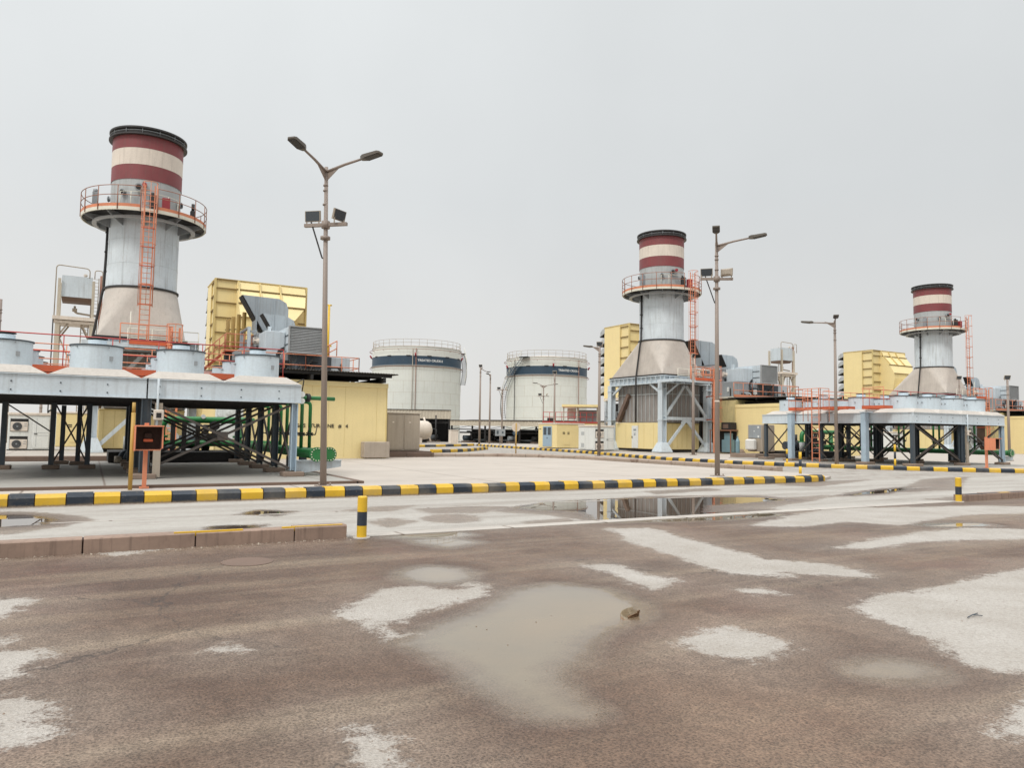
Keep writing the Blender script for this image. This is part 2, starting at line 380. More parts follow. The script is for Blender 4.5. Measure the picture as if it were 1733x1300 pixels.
DRY = [[(545, 1045), (600, 1022), (640, 1000), (700, 992), (780, 1001), (800, 988), (826, 992), (822, 1010), (790, 1020), (740, 1030), (690, 1050), (640, 1060), (580, 1052)],
       [(1150, 1085), (1190, 1062), (1240, 1060), (1290, 1072), (1345, 1095), (1320, 1108), (1270, 1120), (1200, 1110), (1160, 1100)],
       [(1420, 1030), (1500, 1005), (1560, 998), (1640, 978), (1733, 960), (1800, 960), (1800, 1150), (1733, 1142), (1680, 1140), (1600, 1110), (1590, 1090), (1530, 1068), (1470, 1050)],
       [(1020, 895), (1100, 893), (1180, 915), (1300, 945), (1400, 955), (1490, 972), (1480, 980), (1400, 975), (1330, 968), (1345, 978), (1240, 976), (1150, 945), (1070, 920)],
       [(985, 957), (1040, 955), (1100, 970), (1160, 985), (1100, 998), (1060, 985)],
       [(1395, 928), (1480, 912), (1560, 900), (1640, 893), (1760, 896), (1760, 913), (1640, 915), (1560, 918), (1490, 930)],
       [(1260, 890), (1340, 872), (1420, 860), (1560, 858), (1640, 856), (1800, 858), (1800, 868), (1640, 872), (1580, 880), (1520, 890), (1440, 884), (1350, 893)],
       [(572, 1228), (630, 1225), (660, 1260), (700, 1310), (700, 1340), (610, 1330), (600, 1260)],
       [(-60, 1015), (55, 1013), (48, 1030), (0, 1050), (-60, 1055)], [(-60, 1105), (0, 1102), (115, 1096), (60, 1125), (30, 1150), (-60, 1160)],
       [(-60, 1185), (60, 1185), (90, 1210), (118, 1240), (60, 1268), (-60, 1275)], [(1800, 1150), (1733, 1180), (1690, 1200), (1660, 1230), (1690, 1248), (1800, 1262)],
       [(372, 1096), (400, 1093), (412, 1100), (385, 1103)], [(165, 937), (260, 921), (330, 917), (300, 928), (200, 941)], [(-30, 1077), (28, 1078), (10, 1092), (-30, 1092)],
       [(1240, 998), (1290, 996), (1330, 1006), (1280, 1010)], [(440, 912), (500, 908), (560, 906), (520, 913)],
       [(600, 1048), (640, 1056), (700, 1075), (660, 1082), (610, 1062)]]
WET = [[(-40, 866), (60, 867), (120, 872), (165, 881), (100, 892), (0, 905), (-40, 905)], ell(765, 878, 46, 8), [(700, 862), (780, 856), (860, 858), (820, 868), (730, 870)], [(1150, 812), (1290, 806), (1330, 814), (1200, 822)], [(1560, 870), (1640, 874), (1800, 870), (1800, 884), (1660, 884)], [(620, 884), (660, 877), (705, 883), (660, 893)],
       [(830, 866), (880, 856), (960, 848), (1100, 840), (1280, 838), (1350, 845), (1300, 860), (1340, 866), (1290, 882), (1120, 890), (1000, 890), (990, 880), (900, 870)],
       [(1230, 860), (1340, 842), (1400, 838), (1380, 848), (1280, 862)], [(1390, 842), (1480, 828), (1560, 822), (1500, 838)], [(1510, 834), (1560, 812), (1640, 806), (1620, 830)],
       [(330, 902), (360, 892), (450, 888), (420, 898)], [(395, 872), (440, 863), (500, 866), (470, 874)], [(560, 866), (640, 858), (700, 856), (660, 866)],
       [(1560, 846), (1640, 838), (1800, 834), (1800, 842), (1640, 848)], [(640, 905), (700, 899), (790, 898), (780, 910), (660, 915)], [(1300, 812), (1400, 806), (1480, 812), (1380, 824), (1320, 822)],
       [(1090, 832), (1200, 826), (1220, 830), (1110, 837)], [(880, 884), (960, 878), (975, 884), (900, 890)]]
WATER = [[(700, 1088), (760, 1062), (830, 1035), (880, 1004), (940, 994), (1010, 1000), (1075, 1024), (1085, 1040), (1055, 1049), (1010, 1062), (975, 1082), (960, 1112), (915, 1135), (935, 1165), (960, 1190), (985, 1208), (930, 1206), (860, 1172), (800, 1130), (750, 1110)],
         [(880, 860), (930, 850), (1010, 846), (1150, 843), (1270, 842), (1325, 846), (1265, 851), (1190, 856), (1190, 868), (1290, 867), (1315, 872), (1220, 880), (1120, 883), (1015, 884), (1010, 874), (990, 867), (930, 864)],
         [(-40, 873), (40, 874), (78, 880), (60, 888), (-40, 895)], ell(450, 868, 26, 2.6), ell(735, 973, 48, 11), [(662, 910), (700, 904), (770, 901), (785, 906), (760, 911)], ell(395, 893, 38, 3), ell(1620, 889, 55, 3),
         ell(1512, 1137, 46, 9), [(700, 915), (760, 912), (800, 918), (760, 926)], [(1440, 838), (1500, 829), (1540, 826), (1500, 834)]]
MEDY = -39.2; KERBY = -32.4
def fields(X, Y):
    road = np.minimum(Y-(MEDY+.1), 400)                       # the swept road dries first
    dry = np.minimum(road, 1.0)
    dry = np.minimum(dry, np.where(X < 21, np.clip((KERBY-.16)-Y, -.3, 9)*1.2-.12, 9))
    for p in WET: dry = np.minimum(dry, -sd_poly(X, Y, G(p)))
    lot = np.full(X.shape, -9.0)
    for p in DRY: lot = np.maximum(lot, sd_poly(X, Y, G(p)))
    dry = np.where(road > 0, dry, np.maximum(lot, np.minimum(road, -.05)))
    wat = np.full(X.shape, -3.0)
    for p in WATER: wat = np.maximum(wat, sd_poly(X, Y, G(p)))
    return np.clip(dry, -1.2, .6), np.clip(wat, -1, .5), (road > 0).astype(float)
def asphalt_ground():
    xs = np.concatenate([np.arange(-18, 8, .09), np.arange(8, 36.01, .14)]); ys = np.concatenate([np.arange(-51, -44, .07), np.arange(-44, -31.99, .1)])
    X, Y = np.meshgrid(xs, ys); nx, ny = len(xs), len(ys)
    d, w, r = fields(X, Y)
    V = np.stack([X, Y, np.zeros_like(X)], -1).reshape(-1, 3)
    idx = np.arange(nx*ny).reshape(ny, nx)
    F = np.stack([idx[:-1, :-1], idx[:-1, 1:], idx[1:, 1:], idx[1:, :-1]], -1).reshape(-1, 4)
    x0, x1, y0, y1 = xs[0], xs[-1], ys[0], ys[-1]; B = 1500
    ex, fc = [], []
    def quad(a, b, c, e, dr, rd):
        o = len(V)+len(ex); ex.extend([(a, c, 0), (b, c, 0), (b, e, 0), (a, e, 0)]); fc.append((o, o+1, o+2, o+3)); at.extend([(dr, rd)]*4)
    at = []
    quad(-B, x0, -B, MEDY, -.5, 0); quad(-B, x0, MEDY, y1, .15, 1); quad(x1, B, -B, MEDY, -.2, 0); quad(x1, B, MEDY, y1, .12, 1)
    quad(x0, x1, -B, y0, -.5, 0); quad(-B, 24, y1, B, .3, 1); quad(24, 46, y1, 60, .08, 1); quad(24, 46, 60, B, .3, 1); quad(46, B, y1, B, .3, 1)
    V2 = np.concatenate([V, np.array(ex)]); at = np.array(at)
    me = bpy.data.meshes.new('asphalt_ground'); me.from_pydata(V2.tolist(), [], F.tolist()+fc)
    for nm, a, b in (('dry', d, at[:, 0]), ('water', w, np.full(len(at), -1.0)), ('road', r, at[:, 1])):
        t = me.attributes.new(nm, 'FLOAT', 'POINT'); t.data.foreach_set('value', np.concatenate([a.reshape(-1), b]).astype(np.float32))
    me.materials.append(M['asphalt']); me.update()
    o = bpy.data.objects.new('asphalt_ground', me); C.objects.link(o); o['kind'] = 'structure'
asphalt_ground()

# concrete pads, slabs and hard standing, each a real sheet above the asphalt
padline = [(12.5, -9.2), (17, -9.2), (20, -9.4), (22.3, -10.8), (23.5, -14), (23.7, -24), (24.3, -27), (24.3, -29), (23.4, -31), (21.6, -32.0)]
struct('concrete_pad', MB().prism([(-70, -31.95), (21.3, -31.95)]+[(x-.15, y-.05) for x, y in reversed(padline)]+[(12.5, -8.0), (-70, -8.0)], 'z', -.2, .1), M['pad'])
struct('cooler_slab', MB().box(-14, 4.4, -29.2, -14.2, -.1, .165), M['slab'])
struct('slab_edge', MB().box(-14, 4.45, -29.42, -29.202, -.1, .172).box(4.402, 4.62, -29.42, -14.2, -.1, .17), M['brownwall'])
struct('cooler_slab', MB().box(P-6.5, P+4.4, -28.0, -14.2, -.1, .16), M['slab'])
struct('hardstanding', MB().box(-40, 12.4, -7.99, 40, -.1, .18), M['hardstand'])
# the middle unit's yard lies inside a kerb that bends round the crossing
yardline = [(37.0, 27.0), (34.6, 10.0), (33.0, -1.0), (30.0, -11.5), (29.4, -16), (29.7, -19.5), (30.8, -22.8), (32.6, -26.0), (34.6, -28.6), (36.8, -30.6), (39, -31.8), (41.5, -32.35), (44, -32.4), (90, -32.4)]
struct('yard_hardstanding', MB().prism([(x+.25 if i < 6 else x, y+.25 if i >= 6 else y) for i, (x, y) in enumerate(yardline)]+[(90, 60), (40, 60)], 'z', -.1, .13), M['hardstand'])

def smooth_path(pts, step=.1, it=3):
    p = [Vector((*q, 0)) for q in pts]
    for _ in range(it):
        q = [p[0]]
        for a, b in zip(p[:-1], p[1:]): q += [a.lerp(b, .25), a.lerp(b, .75)]
        p = q+[p[-1]]
    out = [p[0]]; acc = 0
    for a, b in zip(p[:-1], p[1:]):
        L = (b-a).length; d = step-acc
        while d <= L: out.append(a.lerp(b, d/L)); d += step
        acc = (acc+L) % step
    return out
def kerb(name, path, mats, block, h=.24, w=.34, cham=.07, side=1, first=0, gap=.02):
    """a row of cast blocks along a path; side=+1 puts the block to the left of the path's direction"""
    mb = MB(); step = .05; pts = smooth_path(path, step); core = []; n = max(1, round(block/step)); k = first; i = 0
    while i+1 < len(pts):
        j = min(i+n+(random.choice((-1, 0, 0, 1)) if n > 8 else 0), len(pts)-1); mb.cur = k % len(mats); rings = []
        jit = random.uniform(-.012, .012); sub = list(range(i, j+1, max(1, (j-i)//4))); sub = sub if sub[-1] == j else sub+[j]
        for m in sub:
            p = pts[m]; d = (pts[min(m+1, len(pts)-1)]-pts[max(m-1, 0)]).normalized(); nrm = Vector((-d.y, d.x, 0))*side
            if m == i: p = p+d*gap*.5
            if m == j: p = p-d*gap*.5
            a = p+nrm*jit
            q = [a+Vector((0, 0, -.15)), a+Vector((0, 0, h-cham)), a+nrm*cham*.9+Vector((0, 0, h+jit)), a+nrm*w+Vector((0, 0, h+jit)), a+nrm*w+Vector((0, 0, -.15))]
            rings.append(q if side > 0 else q[::-1])
        mb.loft(rings); k += 1; i = j
    mb.cur = len(mats)
    for m in list(range(0, len(pts), 8))+[len(pts)-1]:
        p = pts[m]; d = (pts[min(m+1, len(pts)-1)]-pts[max(m-1, 0)]).normalized(); nrm = Vector((-d.y, d.x, 0))*side
        if m == 0: p = p+d*.02
        if m == len(pts)-1: p = p-d*.02
        q = [p+nrm*.03+Vector((0, 0, -.14)), p+nrm*.03+Vector((0, 0, h-cham-.015)), p+nrm*(.03+cham*.9)+Vector((0, 0, h-.018)), p+nrm*(w-.03)+Vector((0, 0, h-.018)), p+nrm*(w-.03)+Vector((0, 0, -.14))]
        core.append(q if side > 0 else q[::-1])
    mb.loft(core)
    return struct(name, mb, mats+[M['interior']])
KY = [M['kyellow'], M['knavy']]
kerb('striped_kerb', [(-40.0, KERBY), (0, KERBY), (19.0, KERBY), (20.6, -32.35), (21.6, -32.05)], KY, .5, .235, .36, .07, first=1)
kerb('pad_kerb', list(reversed(padline[:-3]+[(24.15, -27.6)])), [M['palekerb']], .9, .3, .34, .05, side=-1)
kerb('striped_kerb', list(reversed(yardline)), KY, .62, .22, .3, .06, side=-1)
kerb('median_kerb', [(-24.0, MEDY), (1.12, MEDY)], [M['kerbstone']], 1.35, .2, .26, .02)
kerb('median_kerb', [(17.75, MEDY), (70, MEDY)], [M['kerbstone']], 1.15, .17, .26, .02)
# worn yellow and navy paint left along the top front arris of the median
mb = MB()
x = -9.0
for k, (L, c) in enumerate(((1.7, 0), (1.3, 1), (1.9, 0), (1.2, 1), (1.1, 1), (.45, 1), (.95, 0), (.5, 1), (.95, 0))):
    if c == 0: mb.cur = 0; mb.box(x+.03, x+L-.02, MEDY+.022, MEDY+.075, .15, .2115)
    x += L
x = 17.9
for L, c in ((.9, 1), (.8, 1), (.55, 0), (.9, 1), (1.0, 1)):
    mb.cur = c; mb.box(x+.03, x+L-.02, MEDY+.025, MEDY+.13, .1, .1815); x += L
struct('kerb_paint', mb, KY)
struct('gutter', MB().box(1.45, 17.3, MEDY-.02, MEDY+.13, -.05, .012).box(1.45, 17.3, MEDY+.15, MEDY+.34, -.05, .007), M['gutter'])
# dashed lane line, faint
mb = MB()
for i in range(-4, 12): mb.box(i*3.4+.5, i*3.4+2.1, -35.6, -35.52, -.05, .0045)
for i in range(6): mb.box(26.6, 26.68, -30+i*4.2, -28+i*4.2, -.05, .0045)
struct('lane_marking', mb, M['gutter'])
# kerbs of the far side of the crossing
kerb('striped_kerb', [ground(733, 767), ground(790, 765.5), ground(826, 761)], KY, 1.1, .26, .3, .05)
kerb('striped_kerb', [ground(700, 757.5), ground(760, 756.5), ground(803, 755)], KY, 1.9, .26, .3, .05)
kerb('brown_kerb', [(12.4, -9.5), (15.6, -9.5)], [M['brownwall']], 1.5, .36, .3, .03)

# ------------------------------------------------------------------ sky and sun (overcast, its unseen zenith brightened to light the yard)
w = bpy.data.worlds.new('World'); bpy.context.scene.world = w; w.use_nodes = True
nt = w.node_tree; N = nt.nodes; L = nt.links; bg = N['Background']; bg.inputs['Strength'].default_value = .1
sky = N.new('ShaderNodeTexSky'); sky.sky_type = 'NISHITA'; sky.sun_disc = False
SUN_EL, SUN_AZ = math.radians(48), math.atan2(-.84, -.54)       # azimuth as atan2(x, y)
sky.sun_elevation = SUN_EL; sky.sun_rotation = SUN_AZ; sky.dust_density = 4
tc = N.new('ShaderNodeTexCoord'); sep = N.new('ShaderNodeSeparateXYZ'); L.new(tc.outputs['Generated'], sep.inputs[0])
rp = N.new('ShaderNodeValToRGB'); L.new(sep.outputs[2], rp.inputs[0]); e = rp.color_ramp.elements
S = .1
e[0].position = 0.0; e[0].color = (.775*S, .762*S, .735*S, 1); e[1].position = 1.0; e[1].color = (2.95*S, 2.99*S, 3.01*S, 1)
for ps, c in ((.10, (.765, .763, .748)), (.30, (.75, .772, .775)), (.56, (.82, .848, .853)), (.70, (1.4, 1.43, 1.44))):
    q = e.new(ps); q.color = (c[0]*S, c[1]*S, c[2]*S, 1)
nz = N.new('ShaderNodeTexNoise'); nz.inputs['Scale'].default_value = 2.6; nz.inputs['Detail'].default_value = 5; L.new(tc.outputs['Generated'], nz.inputs['Vector'])
mr = N.new('ShaderNodeMapRange'); mr.inputs[1].default_value = .3; mr.inputs[2].default_value = .7; mr.inputs[3].default_value = 9.5; mr.inputs[4].default_value = 10.3; L.new(nz.outputs['Fac'], mr.inputs[0])
dt = N.new('ShaderNodeVectorMath'); dt.operation = 'DOT_PRODUCT'; L.new(tc.outputs['Generated'], dt.inputs[0]); dt.inputs[1].default_value = (-.93, .37, 0)
mr2 = N.new('ShaderNodeMapRange'); mr2.inputs[1].default_value = -1; mr2.inputs[2].default_value = 1; mr2.inputs[3].default_value = .87; mr2.inputs[4].default_value = 1.10; L.new(dt.outputs['Value'], mr2.inputs[0])
mm = N.new('ShaderNodeMath'); mm.operation = 'MULTIPLY'; L.new(mr.outputs[0], mm.inputs[0]); L.new(mr2.outputs[0], mm.inputs[1])
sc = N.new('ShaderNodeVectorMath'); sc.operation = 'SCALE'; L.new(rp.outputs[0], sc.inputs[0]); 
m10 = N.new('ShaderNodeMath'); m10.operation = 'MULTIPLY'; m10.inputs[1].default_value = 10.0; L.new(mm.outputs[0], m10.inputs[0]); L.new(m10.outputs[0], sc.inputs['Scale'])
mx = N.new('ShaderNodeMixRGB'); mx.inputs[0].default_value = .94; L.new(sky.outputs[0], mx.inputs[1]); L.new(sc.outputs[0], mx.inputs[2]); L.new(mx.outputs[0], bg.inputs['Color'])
sd = bpy.data.lights.new('sun', 'SUN'); sun = bpy.data.objects.new('sun', sd); C.objects.link(sun)
sd.energy = 1.5; sd.angle = math.radians(15); sd.color = (1, .965, .91)
dv = Vector((math.sin(SUN_AZ)*math.cos(SUN_EL), math.cos(SUN_AZ)*math.cos(SUN_EL), math.sin(SUN_EL)))
sun.rotation_euler = (-dv).to_track_quat('-Z', 'Y').to_euler(); sun.location = dv*80
vs = bpy.context.scene.view_settings; vs.view_transform = 'Standard'; vs.look = 'None'; vs.gamma = 1; vs.exposure = .04; vs.use_curve_mapping = False
# ================================================================== generator units (built once at the left, then copied)
def ring_pts(r, z, n=28, a0=0, a1=2*PI): return [(r*math.cos(a0+(a1-a0)*i/n), r*math.sin(a0+(a1-a0)*i/n), z) for i in range(n+1)]
HX0, HX1, HY0, HY1 = -2.3, 2.3, -2.73, 4.25
def make_stack():
    t = thing('exhaust_stack', 'big left exhaust stack with maroon and cream bands above a round railed platform', 'smokestack', (0, 0, 6.72), 'exhaust stacks in a row')
    # square-to-round hopper
    mb = MB(); n = 16; r = 1.98; z0, z1 = 6.76, 9.9
    cor = [(HX1, HY1), (HX0, HY1), (HX0, HY0), (HX1, HY0)]
    for q in range(4):
        arc = [(r*math.cos(q*PI/2+i*PI/2/n), r*math.sin(q*PI/2+i*PI/2/n), z1) for i in range(n+1)]; c = (*cor[q], z0)
        mb.add([c]+arc, [(0, i+1, i+2) for i in range(n)])
        d = (*cor[(q+1) % 4], z0); mb.add([c, arc[-1], d], [(0, 2, 1)])
    part(t, 'hopper', mb, M['hopper'])
    part(t, 'base_flange', MB().box(HX0-.12, HX1+.12, HY0-.14, HY1+.14, 6.661, 6.8), M['black'])
    part(t, 'ring_band', MB().lathe([(1.97, 9.86), (2.07, 9.86), (2.07, 9.97), (1.97, 9.97)], n=64), M['dark'])
    mb = MB().lathe([(1.95, 9.9), (1.95, 14.2)], n=72)
    for z in (11.35, 12.8): mb.lathe([(1.951, z-.02), (1.965, z), (1.951, z+.02)], n=72)
    for k in range(5):
        for j, (z0, z1) in enumerate(((9.95, 11.34), (11.36, 12.79), (12.81, 14.15))): a = k*2*PI/5+.3+.6*j; mb.loft([[(r_*math.cos(a+b), r_*math.sin(a+b), z) for r_, b in ((1.945, -.006), (1.96, -.004), (1.96, .004), (1.945, .006))] for z in (z0, z1)])
    part(t, 'barrel', mb, M['barrel'])
    part(t, 'collar', MB().lathe([(1.95, 14.2), (1.95, 16.42)], n=72), M['collar'])
    part(t, 'painted_band', MB().lathe([(1.975, 16.4), (1.975, 17.3)], n=72), M['red'], label='maroon lower band')
    part(t, 'painted_band', MB().lathe([(1.98, 17.3), (1.98, 18.3)], n=72), M['cream'], label='cream middle band')
    part(t, 'painted_band', MB().lathe([(1.985, 18.3), (1.985, 19.2)], n=72), M['red'], label='maroon upper band')
    part(t, 'rim', MB().lathe([(1.985, 19.08), (2.2, 19.08), (2.2, 19.16), (2.06, 19.2), (2.06, 19.42), (2.18, 19.46), (2.18, 19.56), (1.8, 19.57), (1.78, 16.0)], n=72), M['rim'])
    mb = MB()
    for k in range(14):
        a = k*2*PI/14; mb.rod((2.12*math.cos(a), 2.12*math.sin(a), 19.16), (2.12*math.cos(a), 2.12*math.sin(a), 19.46), .02, 4)
    mb.sweep(ring_pts(2.14, 19.32, 60), .016, 4); part(t, 'rim_stay', mb, M['grey'])
    # platform
    pl = part(t, 'platform', MB().lathe([(1.96, 14.22), (3.4, 14.22), (3.4, 14.27), (1.96, 14.27)], n=72), M['dark'])
    part(t, 'fascia', MB().lathe([(3.4, 14.08), (3.46, 14.08), (3.46, 14.28), (3.4, 14.28)], n=72), M['creamrail'], pl)
    part(t, 'support_ring', MB().lathe([(2.62, 13.82), (2.86, 13.82), (2.86, 13.93), (2.62, 13.93), (2.62, 13.82)], n=64), M['galv'], pl)
    for k in range(10):
        mb = MB(); a = k*2*PI/10+.25; c, s_ = math.cos(a), math.sin(a); u = Vector((-s_, c, 0))*.02
        q = [Vector((c*R, s_*R, z)) for R, z in ((1.94, 13.55), (2.7, 13.8), (3.38, 14.1), (3.38, 14.215), (1.94, 14.215))]
        mb.loft([[p-u for p in q], [p+u for p in q]])
        part(t, 'bracket', mb, M['grey'], pl)
    gap = .13
    a0, a1 = -PI/2+gap, 1.5*PI-gap
    part(t, 'toe_board', MB().lathe([(3.44, 14.28), (3.46, 14.46)], n=70, a0=a0, a1=a1).lathe([(3.43, 14.46), (3.43, 14.28)], n=70, a0=a0, a1=a1), M['orange'], pl)
    mb = MB()
    for h in (14.95, 15.5): mb.sweep(ring_pts(3.48, h, 60, a0, a1), .024, 5)
    for k in range(18):
        a = a0+(a1-a0)*k/17; mb.rod((3.48*math.cos(a), 3.48*math.sin(a), 14.1), (3.48*math.cos(a), 3.48*math.sin(a), 15.5), .026, 5)
    part(t, 'railing', mb, M['railbrown'], pl)
    mb = MB()
    for a in (-2.0, -1.4, -1.05, -.7, -2.3): mb.rod((2.2*math.cos(a), 2.2*math.sin(a), 14.27), (2.2*math.cos(a), 2.2*math.sin(a), 15.55), .025, 5)
    mb.sweep(ring_pts(2.2, 15.55, 20, -2.3, -.7), .02, 5); part(t, 'cream_rail', mb, M['creamrail'], pl)
    # ports on the collar (bearing measured from -y towards -x)
    for b, z, rr in ((40, 15.55, .17), (14, 15.85, .24), (108, 15.6, .18), (-62, 15.4, .2)):
        a = math.radians(-90-b); c = Vector((math.cos(a), math.sin(a), 0))
        p = part(t, 'test_port', MB().rod(c*1.9+Vector((0, 0, z)), c*2.16+Vector((0, 0, z)), rr*.75, 14).rod(c*2.12+Vector((0, 0, z)), c*2.18+Vector((0, 0, z)), rr, 14), M['grey'])
        part(t, 'blank_cover', MB().rod(c*2.175+Vector((0, 0, z)), c*2.2+Vector((0, 0, z)), rr*.66, 12), M['black'], p)
    a = math.radians(-90-6); c = Vector((math.cos(a), math.sin(a), 0)); part(t, 'red_flange', MB().rod(c*2.0+Vector((0, 0, 16.0)), c*2.3+Vector((0, 0, 16.0)), .13, 12), M['redbox'])
    part(t, 'cabinet', MB().bev(.72, 1.15, -2.75, -2.4, 14.3, 15.25).box(.8, 1.1, -2.42, -1.8, 14.6, 14.7), M['redbox'])
    part(t, 'instrument', MB().bev(.05, .4, -2.7, -2.4, 14.3, 15.35).rod((.2, -2.5, 15.3), (.2, -2.5, 15.5), .1), M['dark'])
    part(t, 'analyser', MB().bev(-2.9, -2.6, -.9, -.55, 14.3, 15.5).rod((-2.75, -.7, 15.5), (-2.75, -.7, 15.7), .13, 10), M['grey'])
    part(t, 'analyser', MB().bev(2.45, 2.75, -1.0, -.7, 14.3, 15.2).rod((2.6, -.85, 15.2), (2.6, -.85, 15.65), .1, 10), M['dark'])
    # caged ladder up the front
    ld = part(t, 'ladder', MB().ladder((0, -3.95, 0), .5, 6.3, 15.5, r=.027), M['orange'])
    part(t, 'cage', MB().cage((0, -4.02), .4, 8.5, 15.6, (0, -1), .015, 1.2, 5), M['orange'], ld)
    for z in (8.6, 9.7, 10.8, 11.9, 13.0): part(t, 'cross_tie', MB().rod((-.36, -3.98, z), (.36, -3.98, z), .035, 5), M['orangedk'], ld)
    # cable conduit
    mb = MB().sweep([(-2.0, .34, 14.2), (-2.02, .34, 12), (-2.06, .34, 10.05), (-2.14, .36, 9.6), (-2.5, .4, 7.0), (-2.56, .4, 6.5), (-2.56, .4, 2.7)], .075, 8)
    for z in (13.4, 12.2, 11.0): mb.box(-2.12, -1.9, .24, .44, z, z+.08)
    part(t, 'conduit', mb, M['dark'])
    return t
stack = make_stack()
units(stack, {1: 'middle exhaust stack with banded top standing on a pale steel frame between the lamp posts', 2: 'farthest exhaust stack at the right rising behind the second row of fan drums'})

def make_frame():
    t = thing('stack_frame', 'pale steel frame carrying the big left stack behind the nearer cooler', 'steel frame', (0, 0, .18), 'frames under the exhaust stacks')
    for x, y in ((-2.3, -2.75), (2.85, -2.75), (-2.3, 4.2), (2.85, 4.2)):
        w_ = .26; mb = MB().box(x-w_, x+w_, y-.03, y+.03, .2, 6.0).box(x-w_, x-w_+.04, y-w_, y+w_, .2, 6.0).box(x+w_-.04, x+w_, y-w_, y+w_, .2, 6.0)
        c = part(t, 'column', mb, M['pale'])
        q = lambda s_, z: [(x-s_, y-s_, z), (x+s_, y-s_, z), (x+s_, y+s_, z), (x-s_, y+s_, z)]
        part(t, 'base_plate', MB().loft([q(.62, .19), q(.6, .3), q(.3, 1.0)]), M['pale'], c)
        part(t, 'splice', MB().box(x-.3, x+.3, y-.3, y+.3, 2.86, 2.93).box(x-.3, x+.3, y-.3, y+.3, 5.5, 5.57), M['pale'], c)
    for nm, (ax, a, b, f) in enumerate((('y', -3.05, 4.5, -2.3), ('y', -3.05, 4.5, 2.85), ('x', -2.0, 2.6, -2.75), ('x', -2.0, 2.6, 4.2))):
        mb = MB()
        bx = (lambda u0, u1, d, z0, z1: mb.box(f-d, f+d, u0, u1, z0, z1)) if ax == 'y' else (lambda u0, u1, d, z0, z1: mb.box(u0, u1, f-d, f+d, z0, z1))
        bx(a, b, .24, 6.0, 6.06); bx(a, b, .24, 6.6, 6.66); bx(a, b, .02, 6.06, 6.6)
        u = a+.3
        while u < b: bx(u, u+.03, .22, 6.06, 6.6); u += .62
        part(t, 'beam', mb, M['pale'])
    br = lambda p, q, w_=.22: part(t, 'brace', MB().beam(p, q, w_, .14, (0, 1, 0)), M['pale'])
    y = -2.82
    br((.1, y, 5.85), (-2.1, y, 3.1)); br((.3, y, 5.85), (2.7, y, 3.1)); br((-2.05, y, 3.03), (2.6, y, 3.03), .26)
    br((.2, y, 2.85), (-2.05, y, .45)); br((.4, y, 2.85), (2.75, y, .45))
    part(t, 'gusset', MB().prism([(-.1, 3.0), (-.35, 2.6), (-.1, 2.5), (.3, 2.72), (.7, 2.5), (.95, 2.6), (.7, 3.0)], 'y', -2.9, -2.86).prism([(2.3, 3.4), (2.8, 3.4), (2.8, 2.8), (2.3, 2.8)], 'y', -2.9, -2.86), M['pale'])
    for (y0, y1) in ((-2.5, -1.2), (4.0, 2.7)): part(t, 'knee_brace', MB().beam((-2.3, y0, 5.2), (-2.3, y1, 6.0), .16), M['pale'])
    part(t, 'knee_brace', MB().beam((-2.1, -2.95, 5.0), (-1.2, -3.6, 6.0), .14), M['pale'])
    # ribbed exhaust casing between the columns
    cs = part(t, 'casing', MB().box(-1.75, 2.4, -2.2, 3.9, 2.7, 6.0), M['casing']); mb = MB()
    for i in range(9): x = -1.7+i*.505; mb.box(x-.03, x+.03, -2.26, -2.2, 2.75, 5.95)
    for i in range(12): yy = -2.15+i*.54; mb.box(-1.81, -1.75, yy-.03, yy+.03, 2.75, 5.95)
    mb.box(-1.83, -1.75, -2.2, 3.9, 5.1, 5.2).box(-1.75, 2.4, -2.28, -2.2, 5.1, 5.2); part(t, 'rib', mb, M['collar'], cs)
    part(t, 'sloping_chute', MB().beam((-2.1, 3.4, 2.8), (-1.9, 2.1, 5.2), .5, .3), M['brownwall'])
    # access deck in front with its own caged ladder
    dk = part(t, 'deck', MB().box(-3.0, 1.45, -5.05, -4.98, 6.0, 6.26).box(-2.95, 1.45, -4.97, -2.9, 6.18, 6.24).box(1.38, 1.45, -4.97, -2.9, 6.0, 6.17).box(-3.0, -2.9, -4.97, -2.9, 6.0, 6.17), M['pale'])
    part(t, 'deck_grating', MB().box(-2.9, 1.38, -4.97, -2.9, 6.15, 6.175), M['dark'], dk)
    part(t, 'toe_board', MB().box(-.75, 1.45, -5.1, -5.055, 6.18, 6.42), M['orangedk'], dk)
    part(t, 'railing', MB().rail([(-1.2, -5.05, 6.2), (1.4, -5.05, 6.2)], (.55, 1.1), .03, 1.3).rail([(1.4, -2.95, 6.2), (1.4, -4.6, 6.2)], (.55, 1.1), .03, 1.0), M['orange'], dk)
    part(t, 'cream_railing', MB().rail([(-.75, -2.95, 6.2), (3.0, -2.95, 6.2)], (.55, 1.1), .028, 1.25), M['creamrail'], dk); part(t, 'davit', MB().rod((-.72, -4.9, 6.25), (-.72, -4.9, 8.0), .03), M['creamrail'], dk)
    ld = part(t, 'ladder', MB().ladder((1.5, -5.12, 0), .52, .2, 7.25, r=.045), M['orange'])
    part(t, 'cage', MB().cage((1.5, -5.2), .42, 2.8, 7.4, (0, -1), .02, 1.1, 5).rod((1.3, -5.12, 2.6), (1.3, -5.12, 6.2), .05), M['orange'], ld)
    part(t, 'stay', MB().beam((1.75, -5.1, 5.0), (2.6, -2.9, 5.0), .08).beam((1.75, -5.1, 3.0), (2.6, -2.9, 3.0), .08), M['orangedk'], ld)
    return t
units(make_frame(), {1: 'pale steel frame with crossed braces under the middle stack', 2: 'pale steel frame under the farthest right stack, mostly hidden by fan drums'})

